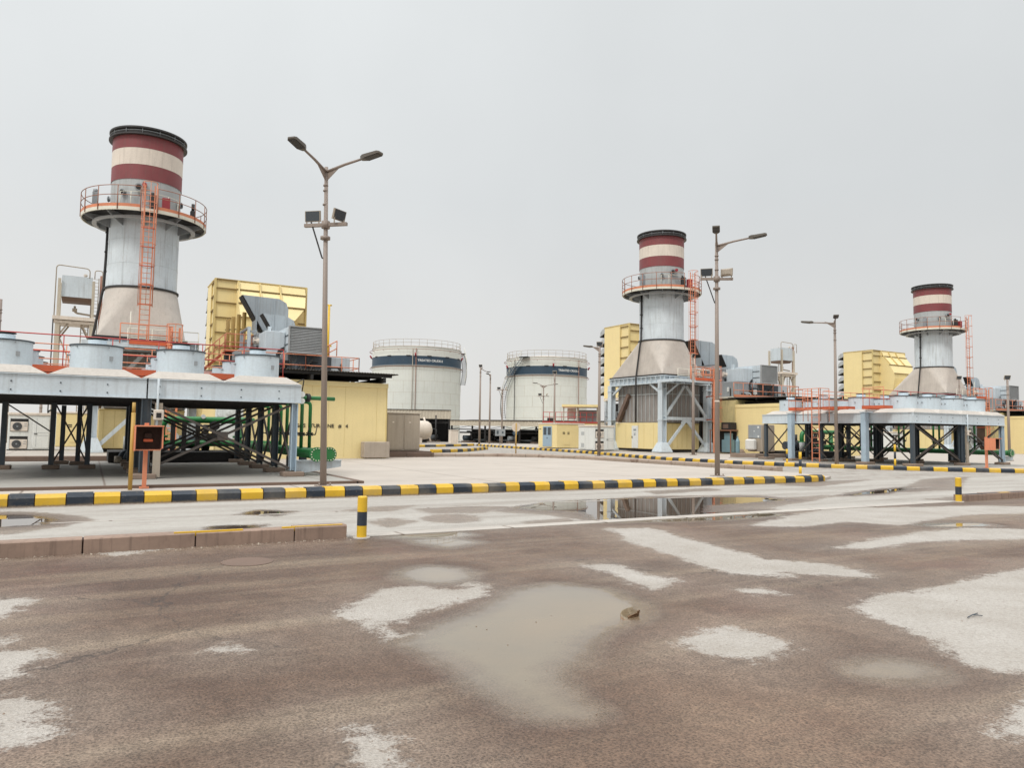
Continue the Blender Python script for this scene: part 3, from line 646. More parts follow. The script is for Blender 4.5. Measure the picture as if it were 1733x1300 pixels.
def make_container():
    t = thing('equipment_container', 'yellow container under the big left stack seen behind the cooler posts', 'container', (0, 0, .2), 'yellow containers under the stacks')
    bd = part(t, 'body', MB().bev(-2.0, 2.5, -2.1, 4.0, .38, 2.66, .03), M['yellow']); mb = MB()
    for i in range(8): x = -1.75+i*.56; mb.box(x, x+.02, -2.115, -2.1, .45, 2.6)
    for i in range(4): mb.box(-2.012, -2.0, -1.3+i*1.25, -1.285+i*1.25, .45, 2.6)
    mb.box(-2.02, 2.52, -2.13, -2.1, 2.55, 2.62); part(t, 'panel_joint', mb, M['yellowrib'], bd)
    part(t, 'skid', MB().box(-1.9, 2.4, -2.0, 3.9, .2, .38), M['black'])
    d = part(t, 'door', MB().bev(-2.05, -2.0, .72, 1.6, .42, 2.4, .015), M['white'])
    part(t, 'sign', MB().box(-2.058, -2.05, .98, 1.34, 1.95, 2.12).box(-2.058, -2.05, 1.0, 1.3, 1.72, 1.76).prism([(1.02, 1.55), (1.3, 1.55), (1.16, 1.72)], 'x', -2.058, -2.05), M['grey'], d)
    part(t, 'handle', MB().box(-2.1, -2.05, 1.48, 1.54, 1.3, 1.48), M['black'], d)
    return t
cont = make_container()
units(cont, {1: 'yellow container with a white door standing under the middle stack', 2: 'yellow container under the far right stack behind the braced legs'})

def make_shed():
    t = thing('equipment_shed', 'white equipment shed with two air conditioners behind the left cooler posts', 'shed', (-5.45, 2.2, .18), 'white equipment sheds beside the stacks')
    x0, x1, y0, y1 = -6.5, -4.4, 1.1, 3.46
    part(t, 'wall', MB().bev(x0, x1, y0, y1, .2, 2.22), M['white'])
    part(t, 'roof', MB().bev(x0-.05, x1+.05, y0-.06, y1+.05, 2.225, 2.38), M['cream'])
    part(t, 'base_strip', MB().box(x0-.01, x1+.01, y0-.02, y1+.01, .19, .24), M['black'])
    for z in (1.28, .26):
        rc = part(t, 'recess', MB().box(x0+.1, x0+.98, y0-.012, y0-.004, z, z+.74), M['black'])
        a = part(t, 'air_conditioner', MB().bev(x0+.12, x0+.96, y0-.06, y0-.013, z+.02, z+.56, .015), M['cream'])
        cx = x0+.45; part(t, 'fan_grille', MB().rod((cx, y0-.06, z+.29), (cx, y0-.075, z+.29), .235, 20), M['dark'], a)
        mb = MB()
        for r in (.06, .12, .18, .23): mb.sweep([(cx+r*math.cos(q), y0-.08, z+.29+r*math.sin(q)) for q in np.linspace(0, 2*PI, 17)], .006, 4)
        mb.rod((cx, y0-.075, z+.29), (cx, y0-.09, z+.29), .045, 10); part(t, 'guard', mb, M['grey'], a)
        part(t, 'valve_cover', MB().box(x0+.78, x0+.92, y0-.07, y0-.06, z+.3, z+.33).box(x0+.78, x0+.92, y0-.07, y0-.06, z+.42, z+.45), M['grey'], a)
    d = part(t, 'door', MB().bev(x1-.88, x1-.08, y0-.03, y0-.002, .3, 2.1, .012), M['white'])
    part(t, 'handle', MB().box(x1-.82, x1-.66, y0-.06, y0-.03, 1.13, 1.17), M['black'], d)
    part(t, 'seam', MB().box(x1-.84, x1-.12, y0-.036, y0-.03, 1.2, 1.22).box(x1-.84, x1-.12, y0-.036, y0-.03, 1.04, 1.06).box(x1-.72, x1-.7, y0-.036, y0-.03, .4, 2.05), M['collar'], d)
    d = part(t, 'door', MB().bev(x0-.03, x0-.002, 2.35, 3.2, .3, 2.1, .012), M['white']); part(t, 'louvre', MB().box(x0-.038, x0-.03, 2.55, 3.0, .45, .8).box(x0-.038, x0-.03, 2.55, 3.0, 1.5, 1.8), M['collar'], d)
    part(t, 'side_panel', MB().bev(x0-.02, x0-.002, 1.25, 2.25, .3, 2.1, .012), M['white'])
    part(t, 'roof_vent', MB().rod((-4.55, 1.2, 2.38), (-4.55, 1.2, 2.5), .03).rod((-4.55, 1.2, 2.5), (-4.45, 1.15, 2.56), .05), M['dark'])
    return t
shed = make_shed(); units(shed, {1: 'white equipment shed between the blue-doored yellow cabin and the middle container', 2: 'white equipment shed glimpsed behind the braced posts of the right cooler'})

def make_cabin():
    t = thing('cabin', 'yellow cabin panel with a small hatch seen between the left cooler posts', 'cabin', (-3, 11.8, .18), 'yellow cabins')
    x0, x1, y0, y1 = -4.45, -1.2, 10.1, 13.5
    w_ = part(t, 'wall', MB().bev(x0, x1, y0, y1, .2, 2.5), M['yellow'])
    part(t, 'roof', MB().bev(x0-.05, x1+.05, y0-.05, y1+.05, 2.505, 2.64), M['cream'])
    d = part(t, 'door', MB().bev(x0-.05, x0-.002, 10.95, 12.6, .3, 2.32, .015), M['bluegreydoor'])
    part(t, 'window', MB().box(x0-.06, x0-.05, 11.1, 11.65, 1.45, 2.2).box(x0-.06, x0-.05, 11.9, 12.45, 1.45, 2.2), M['slate'], d)
    part(t, 'handle', MB().box(x0-.09, x0-.05, 11.7, 11.78, 1.1, 1.2), M['black'], d)
    part(t, 'vent', MB().box(-3.75, -3.5, y0-.02, y0, 1.68, 1.75).box(-3.75, -3.5, y0-.02, y0, 1.56, 1.62).box(-3.2, -2.95, y0-.02, y0, 1.68, 1.75).box(-3.2, -2.95, y0-.02, y0, 1.54, 1.6), M['dark'])
    part(t, 'hatch', MB().bev(-3.6, -2.9, y0-.03, y0-.002, .5, 1.1, .01), M['yellow'])
    part(t, 'hinge', MB().box(x0-.02, x0, 13.0, 13.3, 2.0, 2.06), M['dark'])
    return t
units(make_cabin(), {1: 'yellow cabin with a blue double door standing left of the white shed'})
def make_filter():
    t = thing('filter_house', 'tall yellow ribbed filter house behind the left blue-grey ductwork', 'filter house', (9.3, 14, .18), 'yellow air filter houses')
    X0, X1, Y0, Y1, Z0, Z1 = 5.75, 12.9, 11.7, 16.1, 5.6, 13.5
    bd = part(t, 'body', MB().box(X0, X1, Y0, Y1, Z0, Z1), M['yellow'])
    mb = MB(); rb = MB()
    for i in range(7): z = 6.5+i*1.12; rb.box(X0-.13, X0, Y0+.02, 13.1, z, z+.08)                           # side ribs
    mb.box(X0-.1, X0, 13.1, 13.22, Z0, Z1+.03).box(X0-.1, X0+.06, Y0-.1, Y0+.03, Z0, Z1+.03).box(X1-.06, X1+.08, Y0-.1, Y0+.03, Z0, Z1+.03)
    for z in (Z1-.05, Z1-.75, 11.6, 10.4, 9.2, 8.0, 6.8): rb.box(X0+.06, 7.34, Y0-.13, Y0, z, z+.08)
    for z in (11.6, 10.4, 9.2): rb.box(12.3, X1-.06, Y0-.13, Y0, z, z+.08)
    mb.box(7.42, 7.56, Y0-.12, Y0-.1, Z0, 11.3).box(X0-.06, X1+.06, Y0-.06, Y1+.05, Z1, Z1+.07)
    part(t, 'rib', mb, M['yellowrib'], bd); part(t, 'horizontal_rib', rb, M['ribdark'], bd)
    # transition hood that leans out over the inlet duct
    q = lambda x0, x1, y, z: [(x0, Y0-.004, z), (x1, Y0-.004, z), (x1, y, z), (x0, y, z)]
    hd = part(t, 'transition_hood', MB().loft([q(7.35, 12.8, Y0-.03, 13.42), q(7.35, 12.78, Y0-.35, 12.75), q(7.35, 12.5, 10.3, 11.5), q(7.35, 11.5, 9.6, 10.3), q(7.35, 11.2, 9.6, 9.6), q(7.35, 10.8, 10.2, 6.2)]), M['yellow'])
    mb = MB(); rb = MB()
    for z, y, x0, x1 in ((12.75, Y0-.35, 7.3, 12.8), (11.5, 10.3, 7.3, 12.5), (10.3, 9.6, 7.3, 11.5)): rb.box(x0, x1, y-.12, y+.02, z-.03, z+.05)
    for x in (7.45, 9.1, 10.7): mb.beam((x, Y0-.42, 12.78), (x, 10.22, 11.53), .1, .16).beam((x, Y0-.1, 13.44), (x, Y0-.42, 12.78), .1, .16)
    part(t, 'hood_rib', mb, M['yellowrib'], hd); part(t, 'hood_waler', rb, M['ribdark'], hd)
    part(t, 'inlet_duct', MB().box(7.7, 10.9, 5.0, 11.66, 5.4, 8.3), M['yellow'])
    part(t, 'side_duct', MB().box(10.95, 12.7, 9.9, 11.6, 6.4, 9.3), M['yellowdk'])
    # rain hoods on the far face, their spouts showing past the corner
    for i in range(7):
        z = Z0+.3+i*1.1; mb = MB().prism([(Y1+.002, z+1.0), (Y1+.45, z+.93), (Y1+.85, z+.6), (Y1+.95, z+.12), (Y1+.9, z+.12), (Y1+.002, z+.5)], 'x', X0+.05, X1-.05)
        h = part(t, 'rain_hood', mb, M['collar']); part(t, 'hood_throat', MB().box(X0+.0, X1-.1, Y1+.25, Y1+.88, z+.03, z+.115), M['black'], h)
    # open steel storey beneath
    for x, y in ((5.95, 11.9), (9.3, 11.9), (12.7, 11.9), (5.95, 15.9), (9.3, 15.9), (12.7, 15.9)): part(t, 'leg', MB().box(x-.17, x+.17, y-.17, y+.17, .2, 5.58), M['pale'])
    part(t, 'floor_beam', MB().box(5.7, 12.9, 11.65, 16.15, 5.3, 5.58).box(5.75, 12.85, 11.7, 11.95, 2.75, 2.95).box(5.7, 6.0, 12.1, 15.7, 2.75, 2.95), M['cream'])
    part(t, 'filter_plenum', MB().box(6.4, 12.2, 12.6, 15.3, .2, 2.7).box(6.6, 12.0, 12.4, 15.5, 3.0, 5.0), M['dark'])
    part(t, 'railing', MB().rail([(5.8, 11.7, 2.95), (5.8, 16.0, 2.95)], (.6, 1.1), .03, 1.2), M['grey'])
    return t
units(make_filter(), {1: 'tall yellow filter house to the left of the middle stack', 2: 'ribbed yellow filter house to the left of the farthest stack'})

def make_duct(name, label, x, y0, y1, z0, z1, slope, n_open):
    t = thing(name, label, 'duct', (x[0]+1, (y0+y1)/2, z0), 'blue-grey ventilation ducts')
    prof = [(x[0], z1), (x[1]-.65, z1-.04), (x[1]-.15, z1-.3), (x[1], z1-.75), (x[1], z0), (x[0]+slope, z0)]
    bd = part(t, 'duct_body', MB().prism(prof, 'y', y0, y1), M['duct']); mb = MB()
    for f in (.3, .68): xx = x[0]+(x[1]-x[0])*f; mb.box(xx-.05, xx+.05, y0-.05, y1+.05, z0+.02, z1-.01 if f < .5 else z1-.12)
    part(t, 'stiffener', mb, M['duct'], bd)
    d = Vector((slope, 0, z0-z1)); a = Vector((x[0]-.03, y0-.02, z1)); 
    nrm = Vector((d.z, 0, -d.x)).normalized()*.06
    mb = MB(); r = [a, a+d, a+d+nrm, a+nrm]; mb.loft([r, [p+Vector((0, y1-y0+.04, 0)) for p in r]]); part(t, 'dark_mouth', mb, M['black'])  # black slab stands in for the dark inside of the open mouth
    return t
units(make_duct('ventilation_duct', 'upper blue-grey duct with a slanted black mouth before the left filter house', (6.35, 9.45), 2.6, 3.8, 8.3, 10.85, 1.5, 1), {1: 'upper blue-grey duct with a black mouth right of the middle stack', 2: 'upper blue-grey duct just right of the farthest stack'})
units(make_duct('ventilation_duct', 'lower blue-grey duct tucked under the taller duct on the left unit', (7.2, 9.35), -.2, .6, 7.85, 9.25, .85, 1), {1: 'lower blue-grey duct beside the far side of the second lamp post', 2: 'lower blue-grey duct behind the orange ladder of the farthest stack'})

def make_louvre():
    t = thing('louvred_cooler', 'grey louvred box beside the first lamp post on the left unit', 'louvre box', (9, -2.6, 6.3), 'louvred air boxes')
    x0, x1, y0, y1, z0, z1 = 8.04, 10.15, -4.05, -1.1, 6.4, 8.02
    part(t, 'casing', MB().box(x0, x1, y0, y1, z0, z1), M['pale']); mb = MB()
    for i in range(16): z = z0+.06+i*.098; mb.add([(x0+.05, y0-.09, z), (x1-.05, y0-.09, z), (x1-.05, y0-.01, z+.085), (x0+.05, y0-.01, z+.085), (x0+.05, y0-.01, z+.02), (x1-.05, y0-.01, z+.02)], [(0, 1, 2, 3), (0, 4, 5, 1)])
    lv = part(t, 'louvre', mb, M['galv'])
    part(t, 'louvre_frame', MB().box(x0-.03, x0+.05, y0-.12, y0-.005, z0-.03, z1+.03).box(x1-.05, x1+.03, y0-.12, y0-.005, z0-.03, z1+.03).box(x0+.05, x1-.05, y0-.12, y0-.005, z1-.03, z1+.03).box(x0+.05, x1-.05, y0-.12, y0-.005, z0-.03, z0+.04), M['galv'], lv)
    part(t, 'band', MB().box(x0-.04, x0-.002, y0+.1, y1, 6.9, 6.95).box(x0-.04, x0-.002, y0+.1, y1, 7.45, 7.5), M['slate'])
    for a, b, w_ in (((x1-.3, y0+.05, z0), (x1-1.2, y0+.3, 5.2), .1), ((x0+.2, y0+.1, z0), (x0+.2, y0+.1, 5.2), .12), ((x1-.15, y1-.2, z0), (x1-.15, y1-.2, 5.2), .12)): part(t, 'prop', MB().beam(a, b, w_), M['dark'])
    return t
units(make_louvre(), {1: 'grey louvred box to the left of the thin water tank tower', 2: 'grey louvred box at the right edge above the far orange railing'})

def make_enclosure():
    t = thing('turbine_enclosure', 'grey turbine machinery with pipe frames on the roof of the left hall', 'turbine', (8, 0, 5.0), 'turbine machinery on the hall roofs')
    part(t, 'casing', MB().bev(6.7, 10.9, -1.0, 4.6, 5.05, 7.8), M['grey'])
    part(t, 'end_bell', MB().rod((8.2, -3.2, 6.1), (8.2, -1.0, 6.1), .75, 20).rod((8.2, -3.6, 6.1), (8.2, -3.2, 6.1), .5, 20), M['grey'])
    for x, y in ((6.3, 2.2), (6.3, -.5), (6.95, .9), (7.4, -1.4)): part(t, 'duct_post', MB().box(x-.1, x+.1, y-.1, y+.1, 5.0, 8.25), M['pale'])
    part(t, 'duct_frame', MB().beam((6.3, -.5, 8.2), (6.3, 2.2, 8.2), .14).beam((6.3, -.5, 7.0), (6.3, 2.2, 7.0), .12).beam((6.3, -.5, 8.0), (7.4, -1.4, 7.6), .12).beam((6.95, .9, 7.6), (7.4, -1.4, 7.6), .14), M['grey'])
    part(t, 'lagged_elbow', MB().pipe([(7.3, -1.25, 5.2), (7.3, -1.25, 7.3), (6.5, -1.0, 7.3)], .22, .4, 12), M['cream'])
    part(t, 'side_panel', MB().bev(6.8, 8.0, -3.2, -1.1, 5.9, 7.75), M['pale'])
    part(t, 'lower_panel', MB().bev(8.1, 10.9, -3.6, -1.05, 5.05, 6.3), M['slate'])
    for x in (7.1, 7.7, 9.6): part(t, 'valve', MB().rod((x, -3.6, 5.1), (x, -3.6, 5.8), .12, 10).rod((x, -3.75, 5.5), (x, -3.45, 5.5), .2, 12), M['dark'])
    part(t, 'machine_block', MB().bev(5.2, 6.4, -4.2, -1.2, 5.05, 6.45), M['grey'])
    part(t, 'step', MB().beam((5.7, -4.4, 5.1), (5.7, -3.4, 6.3), .5, .08), M['dark']); part(t, 'hatch_frame', MB().box(9.2, 10.9, -.8, 1.0, 7.82, 8.08), M['dark'])
    part(t, 'lube_pipe', MB().pipe([(5.2, -3.2, 5.15), (5.2, -3.2, 5.9), (7, -3.9, 5.9), (7, -3.9, 5.1)], .07, .2, 8).pipe([(9.5, -4.0, 5.1), (9.5, -4.0, 5.6), (11.3, -4.0, 5.6), (11.3, -4.0, 5.1)], .06, .2, 8), M['dark'])
    rg = random.Random(11)
    for i in range(16):
        x = rg.uniform(5.0, 11.8); y = rg.uniform(-4.3, -2.9); z = 5.05; h = rg.uniform(.3, 1.3); r = rg.choice((.04, .06, .09))
        if i % 3 == 0: part(t, 'junction_box', MB().bev(x-.15, x+.15, y-.1, y+.1, z+h*.4, z+h*.4+.4).rod((x, y, z), (x, y, z+h*.4), .03), M[rg.choice(('grey', 'white', 'slate', 'dark'))])
        elif i % 3 == 1: part(t, 'service_pipe', MB().pipe([(x, y, z), (x, y, z+h), (x+rg.uniform(-1.4, 1.4), y, z+h), (x+rg.uniform(-.4, .4), y+1.2, z+h)], r, .15, 8), M[rg.choice(('grey', 'dark', 'rustpipe', 'pale'))])
        else: part(t, 'hand_valve', MB().rod((x, y, z), (x, y, z+h*.6), r, 8).rod((x, y-.02, z+h*.6), (x, y+.02, z+h*.6), .16, 12), M[rg.choice(('dark', 'slate', 'grey'))])
    for i in range(5): part(t, 'cable_tray', MB().box(6.5, 10.9, -1.25-.001*i, -1.1, 6.55+i*.22, 6.6+i*.22), M['dark' if i % 2 else 'galv'])
    return t
units(make_enclosure(), {1: 'grey turbine machinery on the roof between middle stack and tank tower', 2: 'grey turbine machinery on the roof beyond the farthest stack'})

def make_ochre():
    t = thing('vent_pipe_bank', 'row of ochre vertical vent pipes left of the blue-grey ducts', 'pipes', (6, 5, 5.0), 'banks of ochre vent pipes')
    for i in range(4): part(t, 'pipe', MB().rod((5.75+i*.3, 4.6-.35*i, 5.0), (5.75+i*.3, 4.6-.35*i, 9.35+.14*i), .14, 12), M['yellowdk'])
    part(t, 'clamp', MB().beam((5.6, 4.75, 7.2), (6.8, 3.45, 7.2), .06).beam((5.6, 4.75, 8.6), (6.8, 3.45, 8.6), .06), M['dark'])
    return t
make_ochre()
def make_stair():
    t = thing('roof_stair', 'orange railed stair and landing left of the ochre vent pipes', 'stairs', (4.6, 0, .2), 'orange roof stairs')
    part(t, 'landing', MB().box(5.0, 6.7, .2, 1.8, 6.62, 6.7), M['orangedk']); part(t, 'flight', MB().beam((3.4, 1.0, 5.0), (5.0, 1.0, 6.6), .8, .16), M['orangedk'])
    part(t, 'railing', MB().rail([(5.0, .2, 6.7), (6.7, .2, 6.7), (6.7, 1.8, 6.7)], (.55, 1.1), .032, .5).rail([(3.4, .6, 5.1), (5.0, .6, 6.7)], (.55, 1.1), .032, .5), M['orange'])
    part(t, 'trestle', MB().box(3.3, 6.7, .3, 1.7, 4.6, 4.98).box(5.1, 5.3, .4, .6, .2, 4.6).box(6.4, 6.6, .4, .6, .2, 4.6).box(3.5, 3.7, .4, .6, .2, 4.6).box(5.1, 6.6, .5, 1.5, 5.0, 6.6), M['dark'])
    return t
units(make_stair(), {1: 'orange railed stair and landing behind the middle stack ladder'})

def make_hall():
    t = thing('turbine_hall', 'yellow clad turbine hall lettered gas turbine number 4 behind the first lamp post', 'turbine hall', (5, -8, .18), 'yellow turbine halls')
    X0, X1, Y0, Y1 = 3.0, 12.0, -11.0, -4.0
    wl = part(t, 'wall', MB().box(X0, X1, Y0, Y1, .1, 3.99), M['yellow']); mb = MB()
    x = X0+.3
    while x < X1: mb.box(x, x+.012, Y0-.007, Y0, .2, 3.98); x += random.choice((.9, .9, 1.8))
    mb.box(X0-.01, X0+.05, Y0-.02, Y0-.001, .1, 3.98).box(X1-.05, X1+.01, Y0-.02, Y0-.001, .1, 3.98); part(t, 'panel_seam', mb, M['yellowrib'], wl)
    part(t, 'parapet', MB().box(X0-.04, X1+.03, Y0-.06, Y0+.25, 3.992, 4.26).box(X0-.04, X0+.25, Y0+.252, -5.88, 3.992, 4.26), M['yellow'])
    part(t, 'stained_end_wall', MB().box(X0-.06, X0-.004, -5.87, -4.0, .1, 4.6), M['dirtyyellow'])
    mb = MB(); n = 60; xa, xb = 3.2, 12.35; top = []
    for i in range(n*2+1):
        x = xa+(xb-xa)*i/(n*2); top.append((x, .05 if i % 2 else 0))
    for (y0, z0), (y1, z1) in (((-11.75, 4.74), (-4.8, 4.86)),):
        A = [(x, y0, z0+h) for x, h in top]; B = [(x, y1, z1+h) for x, h in top]; A2 = [(x, y, z-.02) for x, y, z in A]; B2 = [(x, y, z-.02) for x, y, z in B]
        for a, b in ((A, B), (B2, A2), (A2, A), (B, B2)): mb.add(a+b, [(i, i+1, len(a)+i+1, len(a)+i) for i in range(len(a)-1)])
    rf = part(t, 'canopy_roof', mb, M['roofblack']); mb = MB()
    for y in (-11.5, -9.8, -7.8, -5.6): mb.box(xa+.1, xb-.3, y-.06, y+.06, 4.55+.017*(y+12), 4.7+.017*(y+12))
    for x in (4.2, 7.6, 11.6): mb.box(x-.07, x+.07, -11.65, -4.9, 4.27, 4.54)
    part(t, 'purlin', mb, M['black'], rf)
    part(t, 'roof_slab', MB().box(X0+.05, X1, -10.7, Y1, 4.0, 4.22), M['black'])
    part(t, 'upper_wall', MB().box(3.2, 8.0, -5.8, -4.1, 4.23, 4.66), M['dirtyyellow'])
    part(t, 'foundation', MB().box(5.6, 12.0, -3.95, 5.5, .15, 4.88), M['brownwall'])
    # railed deck above
    dk = part(t, 'roof_deck', MB().box(4.1, 12.35, -4.6, -1.0, 4.9, 5.04), M['creamrail'])
    part(t, 'toe_board', MB().box(4.1, 12.4, -4.66, -4.605, 5.0, 5.22).box(12.352, 12.41, -4.6, -1.0, 5.0, 5.22), M['orange'], dk)
    part(t, 'railing', MB().rail([(4.1, -4.63, 5.04), (6.4, -4.63, 5.04), (9.0, -4.63, 5.04), (12.38, -4.63, 5.04), (12.38, -1.0, 5.04)], (.55, 1.2), .03, 1.35), M['orange'], dk)
    part(t, 'gate', MB().rail([(12.1, -2.7, 5.1), (12.1, -1.1, 5.1)], (.5, .9, 1.3), .04, .5).beam((10.7, -2.2, 5.1), (11.5, -2.2, 6.3), .5, .06).rail([(10.5, -2.6, 5.9), (11.5, -2.6, 6.5)], (.5, 1.0), .035, .6), M['orange'], dk)
    part(t, 'deck_post', MB().box(5.0, 5.2, -4.4, -4.2, 4.24, 4.9).box(8.4, 8.6, -4.4, -4.2, 4.24, 4.9).box(12.0, 12.2, -4.4, -4.2, 4.24, 4.9), M['black'], dk)
    part(t, 'roof_cabinet', MB().bev(10.85, 12.1, -3.6, -2.5, 5.05, 6.3), M['duct'])
    part(t, 'roof_valve', MB().rod((11.5, -3.65, 5.4), (11.5, -3.65, 5.9), .04).rod((11.4, -3.66, 5.65), (11.6, -3.66, 5.65), .05), M['black'])
    return t
hall = make_hall()
units(hall, {1: 'yellow turbine hall with a dirty stained end wall between middle stack and right cooler', 2: 'yellow turbine hall at the right edge behind the orange telephone box'})
# stencilled lettering on the first hall only
def lettering():
    mb = MB(); x0, x1 = 7.0, 9.78; body = 'GAS TURBINE # 4'; adv = (x1-x0)/(len(body)-.4)
    for i, ch in enumerate(body):
        if ch == ' ': continue
        vs, fs = text_mesh(ch, .27); cx = (min(v.x for v in vs)+max(v.x for v in vs))/2
        mb.add([(x0+adv*(i+.3)+(v.x-cx)*1.05, -11.022-v.z, 1.76+v.y) for v in vs], fs)
    me = mb.mesh('lettering', [M['lettering']], hall['base']); o = bpy.data.objects.new('lettering', me); C.objects.link(o); o.parent = hall
lettering()
def make_mast(): 
    return solo('vent_mast', 'thin yellow vent mast rising behind the first lamp post', 'mast', MB().rod((11.18, -1.6, 5.05), (11.18, -1.6, 10.0), .075, 10).rod((11.0, -1.6, 10.0), (11.36, -1.6, 10.0), .05, 8).box(11.0, 11.4, -1.7, -1.5, 7.2, 7.3), M['yellowpost'], (11.18, -1.6, 5.05))
make_mast()

def make_tower():
    t = thing('tank_tower', 'slender steel tower holding a grey box tank left of the big left stack', 'tank tower', (-3.9, 18.6, .18), 'box tank towers')
    x0, x1, y0, y1 = -5.0, -2.65, 17.5, 19.6
    for x in (x0, x1):
        for y in (y0, y1): part(t, 'leg', MB().box(x-.16, x+.16, y-.16, y+.16, .2, 9.9).box(x-.1, x+.1, y-.1, y+.1, 10.3, 13.3), M['beigeclad'])
    part(t, 'platform', MB().box(x0-.35, x1+.35, y0-.35, y1+.35, 10.0, 10.28).box(x0-.2, x1+.2, y0-.2, y1+.2, 9.75, 9.95), M['cream'])
    tk = part(t, 'tank', MB().loft([[(x0+.15, y0+.1, 11.9), (x1-.1, y0+.1, 11.9), (x1-.1, y1-.1, 11.9), (x0+.15, y1-.1, 11.9)], [(x0+.15, y0+.1, 13.6), (x1-.1, y0+.1, 13.6), (x1-.1, y1-.1, 13.6), (x0+.15, y1-.1, 13.6)]]), M['pale'])
    part(t, 'tank_bottom', MB().loft([[(x0+.2, y0+.5, 11.6), (x1-.15, y0+.5, 11.6), (x1-.15, y1-.12, 11.6), (x0+.2, y1-.12, 11.6)], [(x0+.16, y0+.11, 11.89), (x1-.11, y0+.11, 11.89), (x1-.11, y1-.11, 11.89), (x0+.16, y1-.11, 11.89)]]), M['brownwall'], tk)
    part(t, 'drain_pipe', MB().pipe([(-3.9, 18.4, 11.3), (-3.9, 18.4, 10.75), (-2.4, 18.4, 10.6)], .08, .25, 8).rod((-3.9, 18.4, 10.85), (-3.9, 18.4, 11.1), .18, 10), M['greybeige'])
    mb = MB()
    for a, b in (((x0, y0), (x1, y0)), ((x1, y0), (x1, y1)), ((x0, y1), (x1, y1)), ((x0, y0), (x0, y1))):
        mb.beam((*a, 9.0), ((a[0]+b[0])/2+(b[0]-a[0])*.3, (a[1]+b[1])/2+(b[1]-a[1])*.3, 4.6), .1).beam((*b, 9.0), ((a[0]+b[0])/2-(b[0]-a[0])*.3, (a[1]+b[1])/2-(b[1]-a[1])*.3, 4.6), .1)
        mb.beam((*a, 8.6), (a[0]+(b[0]-a[0])*.3, a[1]+(b[1]-a[1])*.3, 9.75), .12).beam((*b, 8.3), (b[0]-(b[0]-a[0])*.3, b[1]-(b[1]-a[1])*.3, 9.75), .12)
    part(t, 'brace', mb, M['greybeige'])
    part(t, 'top_rail', MB().pipe([(x0-.25, y0-.1, 10.3), (x0-.25, y0-.1, 14.35), (x1-.3, y0-.1, 14.25), (x1-.3, y0-.1, 13.5)], .045, .3, 6).pipe([(x1+.05, y0, 13.5), (x1+.05, y0, 14.2), (x1+.6, y0, 14.2), (x1+.6, y0, 13.0)], .04, .2, 6), M['greybeige'])
    part(t, 'riser_pipe', MB().rod((x1+.55, y0+.6, .2), (x1+.55, y0+.6, 13.9), .13, 10), M['rustpipe'])
    part(t, 'riser_pipe', MB().rod((x0-.3, y0-.1, .2), (x0-.3, y0-.1, 10.3), .05, 6), M['dark'])
    part(t, 'ladder', MB().ladder((x1+.1, y1+.3, 0), .5, .2, 14, r=.03).ladder((x1-.5, y0+.5, 0), .5, .2, 10.0, r=.03), M['greybeige'])
    part(t, 'float_gauge', MB().rod((x1-.6, y0+.2, 13.6), (x1-.6, y0+.2, 13.85), .1, 8).rod((x1-.75, y0+.2, 13.75), (x1-.45, y0+.2, 13.75), .05, 8), M['cream'])
    return t
tower = make_tower(); dup(tower, (2*P-.45, -.2, 0), 'slender steel tower holding a small box tank between the second and third stacks')
